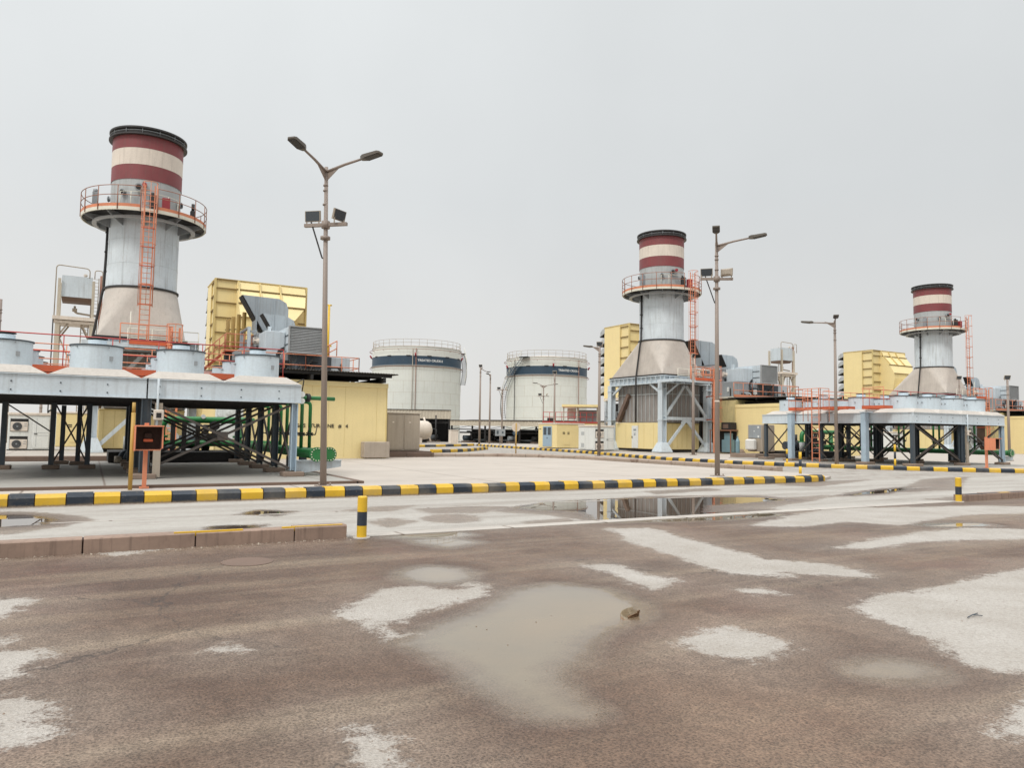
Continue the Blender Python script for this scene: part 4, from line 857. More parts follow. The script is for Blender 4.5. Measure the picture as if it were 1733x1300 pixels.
def make_cooler(label, second):
    t = thing('fan_cooler', label, 'air cooler', (-1, -21.3, .17), 'fan coolers')
    XS = [-5.7, -3.45, -1.17, 1.1, 3.4]; YS = [-26.65, -24.0, -21.4, -18.9, -16.4]
    X0, X1, Y0, Y1, ZB, ZT = -5.7, 3.4, -26.65, -16.4, 2.5, 3.02
    # side plates in segments with bolts
    for a, b in ((X0, -1.02), (-.98, X1)):
        s = part(t, 'side_plate', MB().box(a, b, Y0, Y0+.06, ZB, ZT).box(a, b, Y0-.07, Y0+.06, ZB-.03, ZB-.002).box(a, b, Y0-.05, Y0+.06, ZT+.002, ZT+.03), M['pale']); mb = MB()
        x = a+.3
        while x < b-.1:
            for z in (2.6, 2.83): mb.rod((x, Y0-.02, z), (x, Y0+.001, z), .022, 6)
            x += 1.13
        part(t, 'bolt', mb, M['slate'], s)
    part(t, 'side_plate', MB().box(X0, X1, Y1-.06, Y1, ZB, ZT), M['pale'])
    for a, b in zip(YS[:-1], YS[1:]):
        part(t, 'end_plate', MB().box(X0-.002, X0+.06, a+.07, b-.01, ZB, ZT).box(X0-.06, X0+.06, a+.07, b-.01, ZB-.03, ZB-.002).box(X0-.05, X0+.06, a+.07, b-.01, ZT+.002, ZT+.03), M['pale'])
        part(t, 'end_plate', MB().box(X1-.06, X1, a+.07, b-.01, ZB, ZT), M['pale'])
    mb = MB().box(X0+.07, X1-.07, Y0+.07, Y1-.07, 2.62, 2.9)
    for y in np.linspace(Y0+.4, Y1-.4, 9): mb.box(X0+.1, X1-.1, y-.04, y+.04, 2.45, 2.615)
    for x in np.linspace(X0+.5, X1-.5, 9): mb.box(x-.02, x+.02, Y0+.1, Y1-.1, 2.53, 2.6)
    part(t, 'tube_bundle', mb, M['dark'])
    # plenums and drums, four by four
    for j in range(4):
        for i in range(4):
            x0, x1, y0, y1 = XS[i]+.02, XS[i+1]-.02, YS[j]-(.04 if j == 0 else -.22), YS[j+1]-.25
            cx, cy = (XS[i]+XS[i+1])/2, (YS[j]+YS[j+1])/2+(-.08)
            R = .68; q = lambda e, z: [(x0+e, y0+e*.5, z), (x1-e, y0+e*.5, z), (x1-e, y1-e*.5, z), (x0+e, y1-e*.5, z)]
            pb = part(t, 'plenum', MB().loft([q(0, 3.06), q(.42, 3.28), [(cx+math.copysign(.62, a), cy+math.copysign(.62, b), 3.3) for a, b in ((-1, -1), (1, -1), (1, 1), (-1, 1))]]), M['roofdust'])
            d = part(t, 'fan_drum', MB().lathe([(R, 3.22), (R, 4.0)], (cx, cy), 40).lathe([(R+.005, 4.0), (.01, 4.04)], (cx, cy), 40), M['drum'])
            part(t, 'rim', MB().lathe([(R+.002, 3.975), (R+.035, 3.975), (R+.035, 4.012), (R-.06, 4.02)], (cx, cy), 40), M['slate'], d)
            if j < 2 or i in (0, 3):
                part(t, 'motor_cap', MB().lathe([(.25, 4.04), (.25, 4.18), (.19, 4.19)], (cx, cy), 20), M['drum'], d)
                part(t, 'cap_lid', MB().lathe([(.27, 4.215), (.27, 4.24), (.01, 4.26)], (cx, cy), 20).lathe([(.27, 4.215), (.02, 4.2)], (cx, cy), 20), M['dark'], d)
                part(t, 'rim_bolt', MB().rod((cx+.3, cy-.62, 3.93), (cx+.3, cy-.70, 3.93), .02, 5).rod((cx-.5, cy-.46, 3.93), (cx-.53, cy-.52, 3.93), .02, 5).rod((cx-.66, cy-.1, 3.7), (cx-.75, cy-.1, 3.7), .03, 6).box(cx+.32, cx+.42, cy-.60, cy-.58, 3.55, 3.68), M['grey'], d)
    # walkways with red and orange rails between the rows
    for k, y in enumerate((-23.95, -21.35, -18.85)):
        wk = part(t, 'walkway', MB().box(X0-.12, X1, y-.2, y+.2, 3.29, 3.33), M['dark'])
        part(t, 'toe_board', MB().box(X0-.12, X1, y-.235, y-.203, 3.27, 3.47).box(X0-.15, X0-.122, y-.235, y+.235, 3.27, 3.47).box(X0-.12, X1, y+.203, y+.235, 3.27, 3.47), M['orangedk'], wk)
        mb = MB()
        xs = [X0-.12, -3.45, -1.17, 1.1, X1-.05]
        for side in (-.22,) if k == 0 else (.22,):
            for h in (3.9, 4.4): mb.rod((xs[0], y+side, h), (xs[-1], y+side, h), .02, 5)
            for x in np.linspace(xs[0], xs[-1], 8): mb.rod((x, y+side, 3.33), (x, y+side, 4.4), .016, 5)
        for h in (3.9, 4.4): mb.rod((xs[0], y-.22, h), (xs[0], y+.22, h), .022, 5)
        part(t, 'railing', mb, M['orange'] if k else M['redrail'], wk)
    for ya, yb in ((-25.6, -24.35), (-23.3, -20.5)): part(t, 'end_platform', MB().box(X0-.95, X0-.2, ya, yb, 3.29, 3.33).box(X0-.98, X0-.952, ya, yb, 3.27, 3.42).box(X0-.98, X0-.2, ya-.03, ya-.002, 3.27, 3.42), M['orangedk'])
    part(t, 'railing', MB().rail([(X0-.3, -20.5, 3.33), (X0-.95, -20.5, 3.33)], (.55, 1.1), .02, 1.0).rail([(X0-.95, -25.6, 3.33), (X0-.95, -24.35, 3.33)], (.55, 1.1), .02, 1.3), M['orange'])
    ld = part(t, 'ladder', MB().ladder((X0-1.3, -21.5, 0), .5, .2, 4.5, 'y', .022), M['orange'])
    part(t, 'cage', MB().rail([(X0-1.25, -20.6, 2.55), (X0-1.9, -20.6, 2.55), (X0-2.0, -22.4, 2.55), (X0-1.25, -22.4, 2.55)], (.7, 1.4, 1.9), .02, .75), M['orange'], ld)
    # legs
    for y in YS:
        for x in (-1.0, 3.22):
            w_ = .13 if x < 0 else .095
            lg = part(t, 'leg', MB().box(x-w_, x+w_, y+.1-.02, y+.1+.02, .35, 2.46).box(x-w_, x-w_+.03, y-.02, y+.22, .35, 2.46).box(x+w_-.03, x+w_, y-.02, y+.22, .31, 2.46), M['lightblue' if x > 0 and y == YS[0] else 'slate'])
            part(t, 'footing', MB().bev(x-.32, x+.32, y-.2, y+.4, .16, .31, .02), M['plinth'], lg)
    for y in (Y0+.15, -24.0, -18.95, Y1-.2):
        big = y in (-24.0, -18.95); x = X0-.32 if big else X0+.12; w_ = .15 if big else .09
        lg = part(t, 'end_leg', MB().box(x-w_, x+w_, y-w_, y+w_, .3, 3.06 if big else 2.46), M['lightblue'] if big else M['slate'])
        part(t, 'footing', MB().bev(x-.4, x+.4, y-.35, y+.35, .16, .3, .02), M['plinth'], lg)
        if big: part(t, 'cap_plate', MB().box(x-.2, x+.5, y-.2, y+.2, 3.07, 3.13), M['pale'], lg)
    for x, y in ((-4.9, -20.3), (-3.5, -20.4), (-2.42, -20.4), (-2.75, -17.5), (-3.3, -16.7), (-4.4, -26.4)):
        if x == -4.4: continue
        lg = part(t, 'inner_leg', MB().box(x-.08, x+.08, y-.08, y+.08, .3, 2.44), M['slate']); part(t, 'footing', MB().bev(x-.26, x+.26, y-.26, y+.26, .16, .3, .02), M['plinth'], lg)
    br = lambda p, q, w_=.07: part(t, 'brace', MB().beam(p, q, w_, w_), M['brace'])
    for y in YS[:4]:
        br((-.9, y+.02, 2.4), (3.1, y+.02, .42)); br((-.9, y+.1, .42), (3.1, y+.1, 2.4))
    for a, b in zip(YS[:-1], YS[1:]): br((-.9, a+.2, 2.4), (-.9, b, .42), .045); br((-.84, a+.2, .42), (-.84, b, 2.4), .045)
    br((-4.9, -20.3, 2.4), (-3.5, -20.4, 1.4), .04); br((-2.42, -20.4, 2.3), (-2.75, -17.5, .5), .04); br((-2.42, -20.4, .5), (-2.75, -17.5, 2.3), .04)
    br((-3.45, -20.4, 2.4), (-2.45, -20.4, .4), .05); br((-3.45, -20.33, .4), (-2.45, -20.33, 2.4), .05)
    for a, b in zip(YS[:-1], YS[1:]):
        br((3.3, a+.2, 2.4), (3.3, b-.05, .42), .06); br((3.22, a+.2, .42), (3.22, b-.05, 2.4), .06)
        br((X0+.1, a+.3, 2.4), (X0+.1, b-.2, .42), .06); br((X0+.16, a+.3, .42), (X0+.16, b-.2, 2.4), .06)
    if second: br((-5.55, Y0+.12, 2.4), (-1.2, Y0+.12, .42)); br((-5.55, Y0+.2, .42), (-1.2, Y0+.2, 2.4))
    part(t, 'brace_plate', MB().box(.95, 1.25, Y0-.0, Y0+.02, 1.28, 1.54), M['brace'])
    part(t, 'conduit', MB().rod((-.72, Y0-.1, 1.5), (-.72, Y0-.1, 3.05), .035, 6), M['pale'])
    sw = part(t, 'switch_box', MB().bev(-.82, -.55, Y0-.2, Y0-.08, 1.85, 2.15), M['cream']); part(t, 'switch_dial', MB().box(-.75, -.62, Y0-.22, Y0-.2, 1.92, 2.06), M['black'], sw)
    part(t, 'switch_stand', MB().box(-.78, -.58, Y0-.06, Y0+.02, .2, 2.35), M['greybeige'], sw)
    return t
make_cooler('large bank of pale blue fan drums on dark braced legs in the left foreground', False)
make_cooler('bank of pale blue fan drums on braced legs standing on the far right corner', True).location.x += P

def make_headers(lbl):
    out = []
    for k, (x, yf, x_in) in enumerate(((3.95, -26.75, 3.7), (4.4, -26.55, 4.15))):
        t = thing('cooling_pipe', lbl[k], 'pipe', (x, yf, .3), 'green header pipes at the coolers')
        part(t, 'header', MB().rod((x, yf+.1, .85), (x, -12.2, .85), .155, 18), M['green'])
        f = part(t, 'flange', MB().rod((x, yf, .85), (x, yf+.04, .85), .235, 24).rod((x, yf+.06, .85), (x, yf+.1, .85), .235, 24), M['green']); mb = MB()
        for i in range(14): a = 2*PI*i/14; mb.rod((x+.195*math.cos(a), yf-.03, .85+.195*math.sin(a)), (x+.195*math.cos(a), yf+.13, .85+.195*math.sin(a)), .018, 6)
        part(t, 'stud', mb, M['cream'], f)
        for y in (-24.6, -22.4, -20.0, -17.6):
            yy = y+.65*k
            r = part(t, 'riser', MB().pipe([(x, yy, .95), (x, yy, 2.62), (x_in-.75, yy, 2.62)], .062, .16, 12), M['green'])
            part(t, 'valve', MB().rod((x, yy, 1.42), (x, yy, 1.46), .12, 14).rod((x, yy, 1.5), (x, yy, 1.54), .12, 14).rod((x+.06, yy, 1.48), (x+.2, yy-.02, 1.46), .025).rod((x+.2, yy-.02, 1.46), (x+.25, yy-.02, 1.72), .018), M['dark'], r)
        part(t, 'saddle', MB().box(x-.12, x+.12, -23.2, -23.0, .2, .69), M['slate'])
        out.append(t)
    return out
h1, h2 = make_headers(('green header pipe nearest the left cooler legs with risers and a studded blind flange', 'green header pipe just right of its twin, flange showing behind the first lamp post'))
units(h1, {1: 'green header pipe nearest the legs of the far right cooler'}); units(h2, {1: 'green header pipe on the outer side of the far right cooler, green flange showing'})
def make_manifold():
    t = thing('outlet_pipe', 'short green pipe with pressure gauges reaching from the left cooler to the yellow wall', 'pipe', (3.6, -25.4, 2.6))
    part(t, 'tube', MB().rod((3.5, -25.2, 2.72), (5.0, -24.8, 2.72), .07, 12), M['green'])
    for z in (2.6, 2.82): part(t, 'gauge', MB().rod((3.75, -25.35, z), (3.75, -25.22, z), .1, 16), M['white'])
    part(t, 'hose', MB().pipe([(3.55, -25.3, 3.2), (3.8, -25.35, 3.35), (3.75, -25.3, 2.9)], .02, .1, 6), M['dark'])
    part(t, 'union', MB().rod((3.95, -25.1, 2.72), (4.05, -25.07, 2.72), .15, 14), M['dark'])
    return t
make_manifold()
t = thing('support_beam', 'tapered pale blue steel bracket under the green header pipes by the first lamp post', 'beam', (4.0, -26.3, .2), 'brackets under the header pipes')
part(t, 'web', MB().prism([(3.3, .2), (4.85, .44), (4.85, .63), (3.3, .63)], 'y', -26.35, -26.28).box(3.3, 4.85, -26.42, -26.2, .632, .66), M['pale'])
dup(t, (P, 0, 0), 'tapered pale blue steel bracket at the right end of the far cooler')

def make_loop():
    t = thing('green_pipe_loop', 'green loop of pipe with elbows seen beneath the left cooler', 'pipe', (1.9, -14.6, .2), 'green pipe loops under the coolers')
    part(t, 'tube', MB().pipe([(.35, -14.6, .95), (.35, -14.6, 2.0), (4.2, -14.6, 2.0), (4.2, -13.6, 2.0)], .15, .42, 14), M['green'])
    part(t, 'drop', MB().pipe([(3.55, -14.6, 1.9), (3.55, -14.6, .5), (3.9, -15.0, .35)], .15, .3, 14), M['green'])
    part(t, 'lower_tube', MB().rod((.3, -14.6, .95), (5.4, -14.6, .95), .14, 14), M['green'])
    for x in (.35, 3.55): part(t, 'flange', MB().rod((x, -14.6, 1.2), (x, -14.6, 1.3), .25, 16), M['green'])
    part(t, 'valve', MB().rod((2.5, -14.6, 1.2), (2.5, -14.6, 1.85), .1, 10).bev(2.2, 2.8, -14.8, -14.4, 1.1, 1.4).rod((2.5, -14.75, 1.75), (2.5, -14.45, 1.75), .22, 12), M['dark'])
    part(t, 'gauge', MB().rod((2.0, -14.78, 2.15), (2.0, -14.7, 2.15), .1, 12).rod((1.55, -14.78, 1.72), (1.55, -14.7, 1.72), .1, 12), M['white'])
    return t
dup(make_loop(), (P, 0, 0), 'green pipe loop crossing between the legs of the far right cooler')
def make_pump():
    t = thing('pump_skid', 'dark pump skid on a low plinth in the shade beneath the left cooler', 'pump', (1, -14, .2), 'pump skids under the coolers')
    part(t, 'plinth', MB().bev(-1.7, 3.6, -16.2, -13.2, .2, .62), M['black'])
    for x in (-.4, 1.6):
        part(t, 'motor', MB().rod((x-.5, -14.2, 1.0), (x+.4, -14.2, 1.0), .3, 18), M['slate']); part(t, 'casing', MB().rod((x+.45, -14.2, 1.0), (x+.75, -14.2, 1.0), .38, 18).rod((x+.6, -14.2, 1.2), (x+.6, -14.2, 1.8), .12, 10), M['dark'])
    for x in (.75, 1.2, 1.75): part(t, 'pipe_stand', MB().box(x-.09, x+.09, -15.2, -15.02, .6, 1.9), M['black'])
    part(t, 'filter_pot', MB().rod((-1.0, -15.7, .62), (-1.0, -15.7, 1.25), .17, 14), M['white'])
    part(t, 'suction_hose', MB().pipe([(-1.3, -16.5, .35), (-1.2, -16.5, .62), (.2, -16.0, .8), (.8, -15.5, .8)], .09, .4, 8).pipe([(-1.15, -16.7, .35), (-1.0, -16.6, .7), (.3, -16.2, .72)], .06, .3, 8), M['slate'])
    part(t, 'hose_socket', MB().rod((-1.35, -16.5, .2), (-1.35, -16.5, .45), .14, 12), M['greybeige'])
    return t
dup(make_pump(), (P, 0, 0), 'dark pump skid in the shade beneath the far right cooler')
solo('gauge_panel', 'white gauge panel hung on the hall wall above the green pipe loop', 'panel', MB().bev(3.0, 4.3, -11.3, -11.02, 1.1, 2.62).rod((3.2, -11.4, 2.3), (3.2, -11.3, 2.3), .09, 12).rod((3.6, -11.4, 2.4), (3.6, -11.3, 2.4), .1, 12), M['white'], (3.6, -11.2, 1.1))
solo('low_wall', 'damp brown low wall behind the left cooler legs', 'wall', MB().bev(-14, .5, -12.7, -12.4, .1, .32), M['brownwall'], (-5, -12.5, .1))
def cabinet(base, label, sz, mat, doors, group=None):
    x, y, z = base; w_, d, h = sz
    t = thing('grey_cabinet', label, 'cabinet', base, group)
    bd = part(t, 'body', MB().bev(x, x+w_, y, y+d, z, z+h), mat)
    part(t, 'top', MB().bev(x-.04, x+w_+.04, y-.05, y+d+.04, z+h+.002, z+h+.06), mat)
    for i in range(doors):
        a = x+w_*i/doors+.04; dr = part(t, 'door', MB().bev(a, x+w_*(i+1)/doors-.03, y-.03, y-.002, z+.08, z+h-.08, .012), mat)
        part(t, 'badge', MB().box(a+.3, a+.4, y-.036, y-.03, z+h*.75, z+h*.75+.08), M['cream'], dr)
    return t
cabinet((12.75, -9.0, .46), 'tall grey double cabinet on a brown plinth right of the yellow hall', (2.1, 1.2, 2.2), M['greybeige'], 2)
solo('cabinet_plinth', 'stained brown concrete plinth under the tall grey double cabinet', 'plinth', MB().bev(12.4, 15.5, -9.35, -7.4, .1, .44), M['brownwall'], (14, -8.4, .1))
solo('concrete_block', 'rough concrete block standing against the right end of the yellow hall', 'concrete block', MB().bev(10.5, 11.95, -11.75, -11.15, .15, 1.02, .03), M['concrete_block'], (11.2, -11.5, .15))
solo('orange_gate', 'small orange rail gate rising behind the tall grey double cabinet', 'gate', MB().rail([(12.35, -8.2, 2.1), (12.85, -8.2, 2.1)], (.7, 1.5, 2.0), .03, .5), M['orange'], (12.6, -8.2, 2.1))
def make_sidecab():
    t = thing('control_cabinet', 'grey weathered control cabinet beside the stained wall of the middle hall', 'cabinet', (-1.4, -12.4, .42), 'control cabinets by the halls')
    part(t, 'body', MB().bev(-2.05, -.8, -13.0, -11.7, .55, 2.45), M['greybeige']); mb = MB()
    for i in range(7): x = -1.95+i*.17; mb.box(x, x+.05, -13.02, -13.002, .6, 2.42)
    part(t, 'rib', mb, M['greybeige']); part(t, 'door', MB().bev(-2.08, -2.052, -12.9, -11.8, 1.5, 2.4, .01), M['grey'])
    part(t, 'notice', MB().box(-2.09, -2.08, -12.75, -12.6, 2.2, 2.33).box(-2.09, -2.08, -12.75, -12.62, 1.55, 1.68).box(-2.09, -2.08, -12.35, -12.27, 1.95, 2.02), M['white'])
    part(t, 'wrapped_bundle', MB().bev(-2.5, -2.1, -12.6, -11.8, .65, 1.42, .08), M['bag'])
    part(t, 'foot', MB().box(-2.0, -1.8, -12.9, -12.7, .4, .55).box(-1.1, -.9, -12.9, -12.7, .4, .55), M['dark'])
    part(t, 'plinth', MB().bev(-3.4, .3, -13.6, -11.3, .1, .42), M['plinth'])
    return t
sc_ = make_sidecab(); sc_.location += Vector((P-1.3, -1.3, 0)); dup(sc_, (P, 0, 0), 'grey weathered control cabinet at the right edge beyond the green flange')
solo('gas_cylinder', 'pale blue gas cylinder standing beside the grey control cabinet', 'gas cylinder', MB().lathe([(.13, .42), (.15, .5), (.15, 1.25), (.05, 1.5), (.05, 1.62)], (P-4.1, -12.75), 16), M['bluedrum'], (P-4.1, -12.75, .42))
def make_rack():
    t = thing('service_rack', 'dark lean-to rack with blue equipment against the stained hall wall', 'rack', (P+2.5, -5, .2))
    x = P+2.95; dy_ = 4.4
    part(t, 'shelf', MB().box(x-.9, x, -6.2, -3.8, 2.05, 2.12).box(x-.9, x-.84, -6.2, -6.14, .2, 2.05).box(x-.9, x-.84, -3.9, -3.84, .2, 2.05), M['rustpipe'])
    part(t, 'window_cooler', MB().bev(x-.85, x-.1, -6.1, -5.1, 2.13, 2.75), M['black'])
    part(t, 'cooler_face', MB().box(x-.86, x-.852, -5.9, -5.3, 2.25, 2.6), M['brownwall'])
    part(t, 'back_panel', MB().box(x-.12, x-.075, -6.1, -3.9, .25, 2.0), M['black'])
    part(t, 'blue_unit', MB().bev(x-.7, x-.2, -6.0, -5.0, .25, 1.3).box(x-.6, x-.3, -5.9, -5.2, 1.31, 1.85), M['bluedrum'])
    part(t, 'ash_heap', MB().cyl((x-.6, -7.0), .45, .15, .55, 14, .2), M['plinth'])
    return t
make_rack()
def make_callbox():
    t = thing('telephone_box', 'open orange telephone box on an orange post before the left cooler', 'telephone box', (-1.14, -29.9, .1), 'orange telephone boxes on posts')
    x0, x1, y0, y1, z0, z1 = -1.44, -.78, -30.1, -29.55, 1.06, 1.69
    part(t, 'post', MB().box(-1.19, -1.09, -29.54, -29.44, .14, 1.75).box(-1.25, -1.03, -29.6, -29.38, .1, .145), M['orange'])
    part(t, 'hood', MB().box(x0, x1, y1-.03, y1, z0+.03, z1-.03).prism([(y0, z1), (y1, z1), (y1, z1-.03), (y0, z1-.03)], 'x', x0, x1).box(x0, x0+.035, y0+.0, y1, z0, z1-.03).box(x1-.035, x1, y0+.12, y1, z0+.06, z1-.03).box(x0+.04, x1-.04, y0+.3, y1, z0, z0+.03), M['orange'])
    part(t, 'inner_sheet', MB().box(x0+.036, x1-.036, y1-.05, y1-.031, z0+.03, z1-.031).box(x0+.036, x0+.05, y0+.03, y1-.05, z0+.03, z1-.031).box(x1-.05, x1-.036, y0+.14, y1-.05, z0+.06, z1-.031).box(x0+.05, x1-.05, y0+.02, y1-.05, z1-.05, z1-.031), M['interior'])  # thin dark brown sheets over the hood's inner faces
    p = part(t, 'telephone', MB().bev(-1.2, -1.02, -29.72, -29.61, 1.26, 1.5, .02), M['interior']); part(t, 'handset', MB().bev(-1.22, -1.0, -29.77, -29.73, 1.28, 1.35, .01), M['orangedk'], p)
    return t
cb = make_callbox()
dup(cb, (39.74, .56, .03), 'orange telephone box on its post at the far right kerb')
solo('marker_post', 'tall thin ochre post standing next to the orange telephone box', 'post', MB().rod((-1.47, -29.9, .1), (-1.47, -29.9, 2.0), .05, 10).rod((-1.47, -29.9, 2.0), (-1.47, -29.9, 2.25), .04, 10), M['yellowdk'], (-1.47, -29.9, .1))
# ================================================================== street furniture
def bollard(x, y, label, h=.64, r=.075, base=.0):
    t = thing('bollard', label, 'bollard', (x, y, base), 'striped bollards at the gap in the median')
    for c, a, b in (('yellowpost', 0, .19), ('navy', .192, .40), ('yellowpost', .402, h)):
        pr = [(r, base+a), (r, base+b)]
        if b == h: pr = [(r, base+a), (r, h-.02), (r-.012, h-.004), (.005, h)]
        part(t, 'stripe', MB().lathe(pr, (x, y), 28), M[c], label='yellow stripe' if c != 'navy' else 'navy stripe')
    part(t, 'footing', MB().cyl((x, y), .13, base-.02, base+.018, 20), M['gutter'])
    return t
bollard(1.30, -39.28, 'nearer yellow and navy bollard at the end of the brown kerb'); bollard(17.5, -39.22, 'farther yellow and navy bollard at the start of the right kerb')
def lamp_head(t, p, d, up=.1, L=.66, w_=.27):
    p = Vector(p); d = Vector((d[0], d[1], up)).normalized(); s = d.cross(Vector((0, 0, 1))).normalized(); n = s.cross(d).normalized()
    r = lambda a, ww, lo, hi: [p+d*a-s*ww/2+n*lo, p+d*a+s*ww/2+n*lo, p+d*a+s*ww/2+n*hi, p+d*a-s*ww/2+n*hi]
    h = part(t, 'lamp_head', MB().loft([r(0, .1, -.04, .06), r(.1, .2, -.05, .07), r(.2, w_, -.05, .05), r(L-.06, w_, -.04, .035), r(L, w_*.7, -.02, .02)]), M['lamptop'])
    part(t, 'lens', MB().loft([r(.16, w_*.9, -.062, -.052), r(L-.05, w_*.86, -.05, -.044)]), M['lamp'], h)
def flood(t, p, face, tilt=.5, w_=.46, h=.3, mat='slate'):
    p = Vector(p); f = Vector((face[0], face[1], -tilt)).normalized(); s = f.cross(Vector((0, 0, 1))).normalized(); n = s.cross(f).normalized()
    r = lambda a, k: [p+f*a-s*w_/2*k-n*h/2*k, p+f*a+s*w_/2*k-n*h/2*k, p+f*a+s*w_/2*k+n*h/2*k, p+f*a-s*w_/2*k+n*h/2*k]
    o = part(t, 'floodlight', MB().loft([r(-.1, .6), r(-.03, 1), r(.03, 1)]).beam(p-s*w_*.4, p-s*w_*.4-Vector((0, 0, .25)), .03).beam(p+s*w_*.4, p+s*w_*.4-Vector((0, 0, .25)), .03), M['greybeige'])
    part(t, 'glass', MB().loft([r(.032, .9), r(.036, .9)]), M['glass'], o)
def lamp(x, y, z0, zt, label, arms=(), bar=None, r0=.105, r1=.065, top=None, lean=(0, 0), group='lamp posts along the roads', base=True, armlen=1.45, floods=()):
    t = thing('lamp_post', label, 'lamp post', (x, y, z0), group)
    T = Vector((x+lean[0], y+lean[1], zt)); B = Vector((x, y, z0))
    po = part(t, 'pole', MB().rod(B, T+Vector((0, 0, .08)), r0, 16, r1), M['pole'])
    if base: part(t, 'base_plate', MB().bev(x-.2, x+.2, y-.2, y+.2, z0-.01, z0+.03, .008).rod((x-.15, y-.15, z0+.02), (x-.15, y-.15, z0+.1), .02).rod((x+.15, y-.15, z0+.02), (x+.15, y-.15, z0+.1), .02), M['pole'])
    mb = MB()
    for f in (.45, .6, 1.0): q = T-Vector((0, 0, f)); mb.rod(q-Vector((0, 0, .02)), q+Vector((0, 0, .02)), r1*1.35, 14)
    part(t, 'collar', mb, M['pole'], po)
    for d in arms:
        dd = Vector((d[0], d[1], 0)).normalized(); a = T-Vector((0, 0, .06)); L = d[2] if len(d) > 2 else armlen; up = d[3] if len(d) > 3 else .36
        e_ = a+dd*L*.97+Vector((0, 0, up))
        ar = part(t, 'arm', MB().sweep([a, a+dd*L*.5+Vector((0, 0, up*.62)), e_], .045, 10, .032), M['pole'])
        s = dd.cross(Vector((0, 0, 1)))*.01; tri = [a+Vector((0, 0, -.28)), a+dd*.55+Vector((0, 0, .13)), a]
        part(t, 'gusset', MB().loft([[p-s for p in tri], [p+s for p in tri]]), M['pole'], ar)
        lamp_head(t, e_-dd*.05, dd, up=.12)
    if bar:
        z, dx, dy = bar; c = T.lerp(B, (zt-z)/(zt-z0)); d = Vector((dx, dy, 0))
        part(t, 'crossbar', MB().beam(c-d, c+d, .1, .09), M['pole']); part(t, 'clamp', MB().rod(c-Vector((0, 0, .42)), c-Vector((0, 0, .34)), .14, 12).rod(c-Vector((0, 0, .1)), c+Vector((0, 0, .1)), .12, 12), M['pole'])
        for k, (fx, fy, tl) in zip((-1, 1), floods): flood(t, c+d*(k*.62)+Vector((0, 0, .26)), (fx, fy), tl)
        part(t, 'cable', MB().pipe([c-d*.7+Vector((0, 0, .1)), c-d*.45-Vector((0, 0, .35)), c-d*.12-Vector((0, 0, .95)), c-Vector((0, 0, .95))], .022, .25, 6), M['dark'])
    if top: flood(t, T+Vector((0, 0, .25)), top, .45, .42, .32)
    return t
NEAR = [(-.72, -.70, 1.22, .22), (.57, -.82, 1.3, .2)]
# view-aligned sideways direction at the first post, for its slight lean
lamp(3.24, -30.08, .1, 8.98, 'tall double armed lamp post nearest the camera in front of the yellow hall', NEAR, (7.4, .48, -.42), floods=((-.6, -.7, .1), (.5, -.85, .25)), lean=(-.16, .12), r0=.092, r1=.052)
lamp(18.49, -29.65, .1, 9.08, 'tall double armed lamp post standing on the pad before the middle stack', NEAR, (7.72, .52, -.34), floods=((-.65, -.6, .2), (.8, .4, .1)), r0=.1, r1=.058)
lamp(33.6, -23.65, .13, 8.08, 'double armed lamp post in front of the far right cooler', [(-.60, .80, 1.2, .1), (-.75, -.65, .6, .22)], r0=.105, r1=.062)
solo('cable_strap', 'pale strap wrapped round the lamp post before the middle stack', 'strap', MB().lathe([(.085, 2.93), (.1, 2.94), (.1, 2.98), (.085, 2.99)], (18.49, -29.65), 20), M['cream'], (18.49, -29.65, 2.95))
lamp(37.33, 26.86, 0, 9.2, 'left lamp post of the close pair between the two storage tanks', [(.5, .3, 1.6, -.3)], r0=.13, r1=.09, top=(-.7, -.7))
lamp(42.59, 34.25, 0, 9.1, 'right lamp post of the close pair between the two storage tanks', [(-.5, -.3, .4, .1)], r0=.13, r1=.09)
lamp(44.66, 34.68, 0, 7.3, 'lamp post with two floodlights left of the right storage tank', [], (7.2, .6, -.5), floods=((-.7, -.7, .4), (.7, -.3, .4)), r0=.12, r1=.08)
lamp(27.94, -9.3, .13, 7.6, 'lamp post before the white shed with a floodlight on its top', [(-.8, .6, .55, .1)], r0=.115, r1=.075, top=(-.7, -.7))
lamp(37.94, 11.73, .1, 7.5, 'slim lamp post in front of the yellow cabin with the blue door', [], r0=.12, r1=.08, top=(-.8, -.6))
lamp(50.84, 34.34, 0, 8.0, 'small double armed lamp post before the right storage tank', [(-.6, .3, .9, .4), (.8, -.5, 1.4, .3)], (6.6, .6, -.5), floods=((-.7, -.7, .4), (.7, -.3, .4)), r0=.11, r1=.07)
lamp(37.57, -8.28, .14, 7.5, 'brown lamp post standing right in front of the middle stack frame', [], r0=.13, r1=.08, top=(.3, -.9))
lamp(-6.6, -5.5, .2, 7.9, 'lamp post cut by the left edge of the view', [(-.9, -.1, 1.6, .1)], r0=.12, r1=.08)
lamp(54.98, -21.95, .15, 5.9, 'short lamp post with a dark square head at the right edge', [], r0=.1, r1=.07, top=(-.6, -.8))
lamp(63.22, -13.98, .15, 6.75, 'thin light pole rising in front of the farthest stack hopper', [], r0=.08, r1=.06, top=(-.6, -.8))
lamp(-8.3, 22, .2, 4.2, 'left brown post showing above the white shed roof', [], r0=.13, r1=.11, group='brown posts behind the sheds'); lamp(-6.2, 26, .2, 4.2, 'right brown post showing above the yellow cabin panel', [], r0=.13, r1=.11, group='brown posts behind the sheds')
lamp(43, 70, 0, 9.6, 'double armed lamp post peeping over the dark canopy at the left tank', [(-.8, .5, 1.6, .8), (.8, -.5, 1.8, .4)], r0=.11, r1=.07)
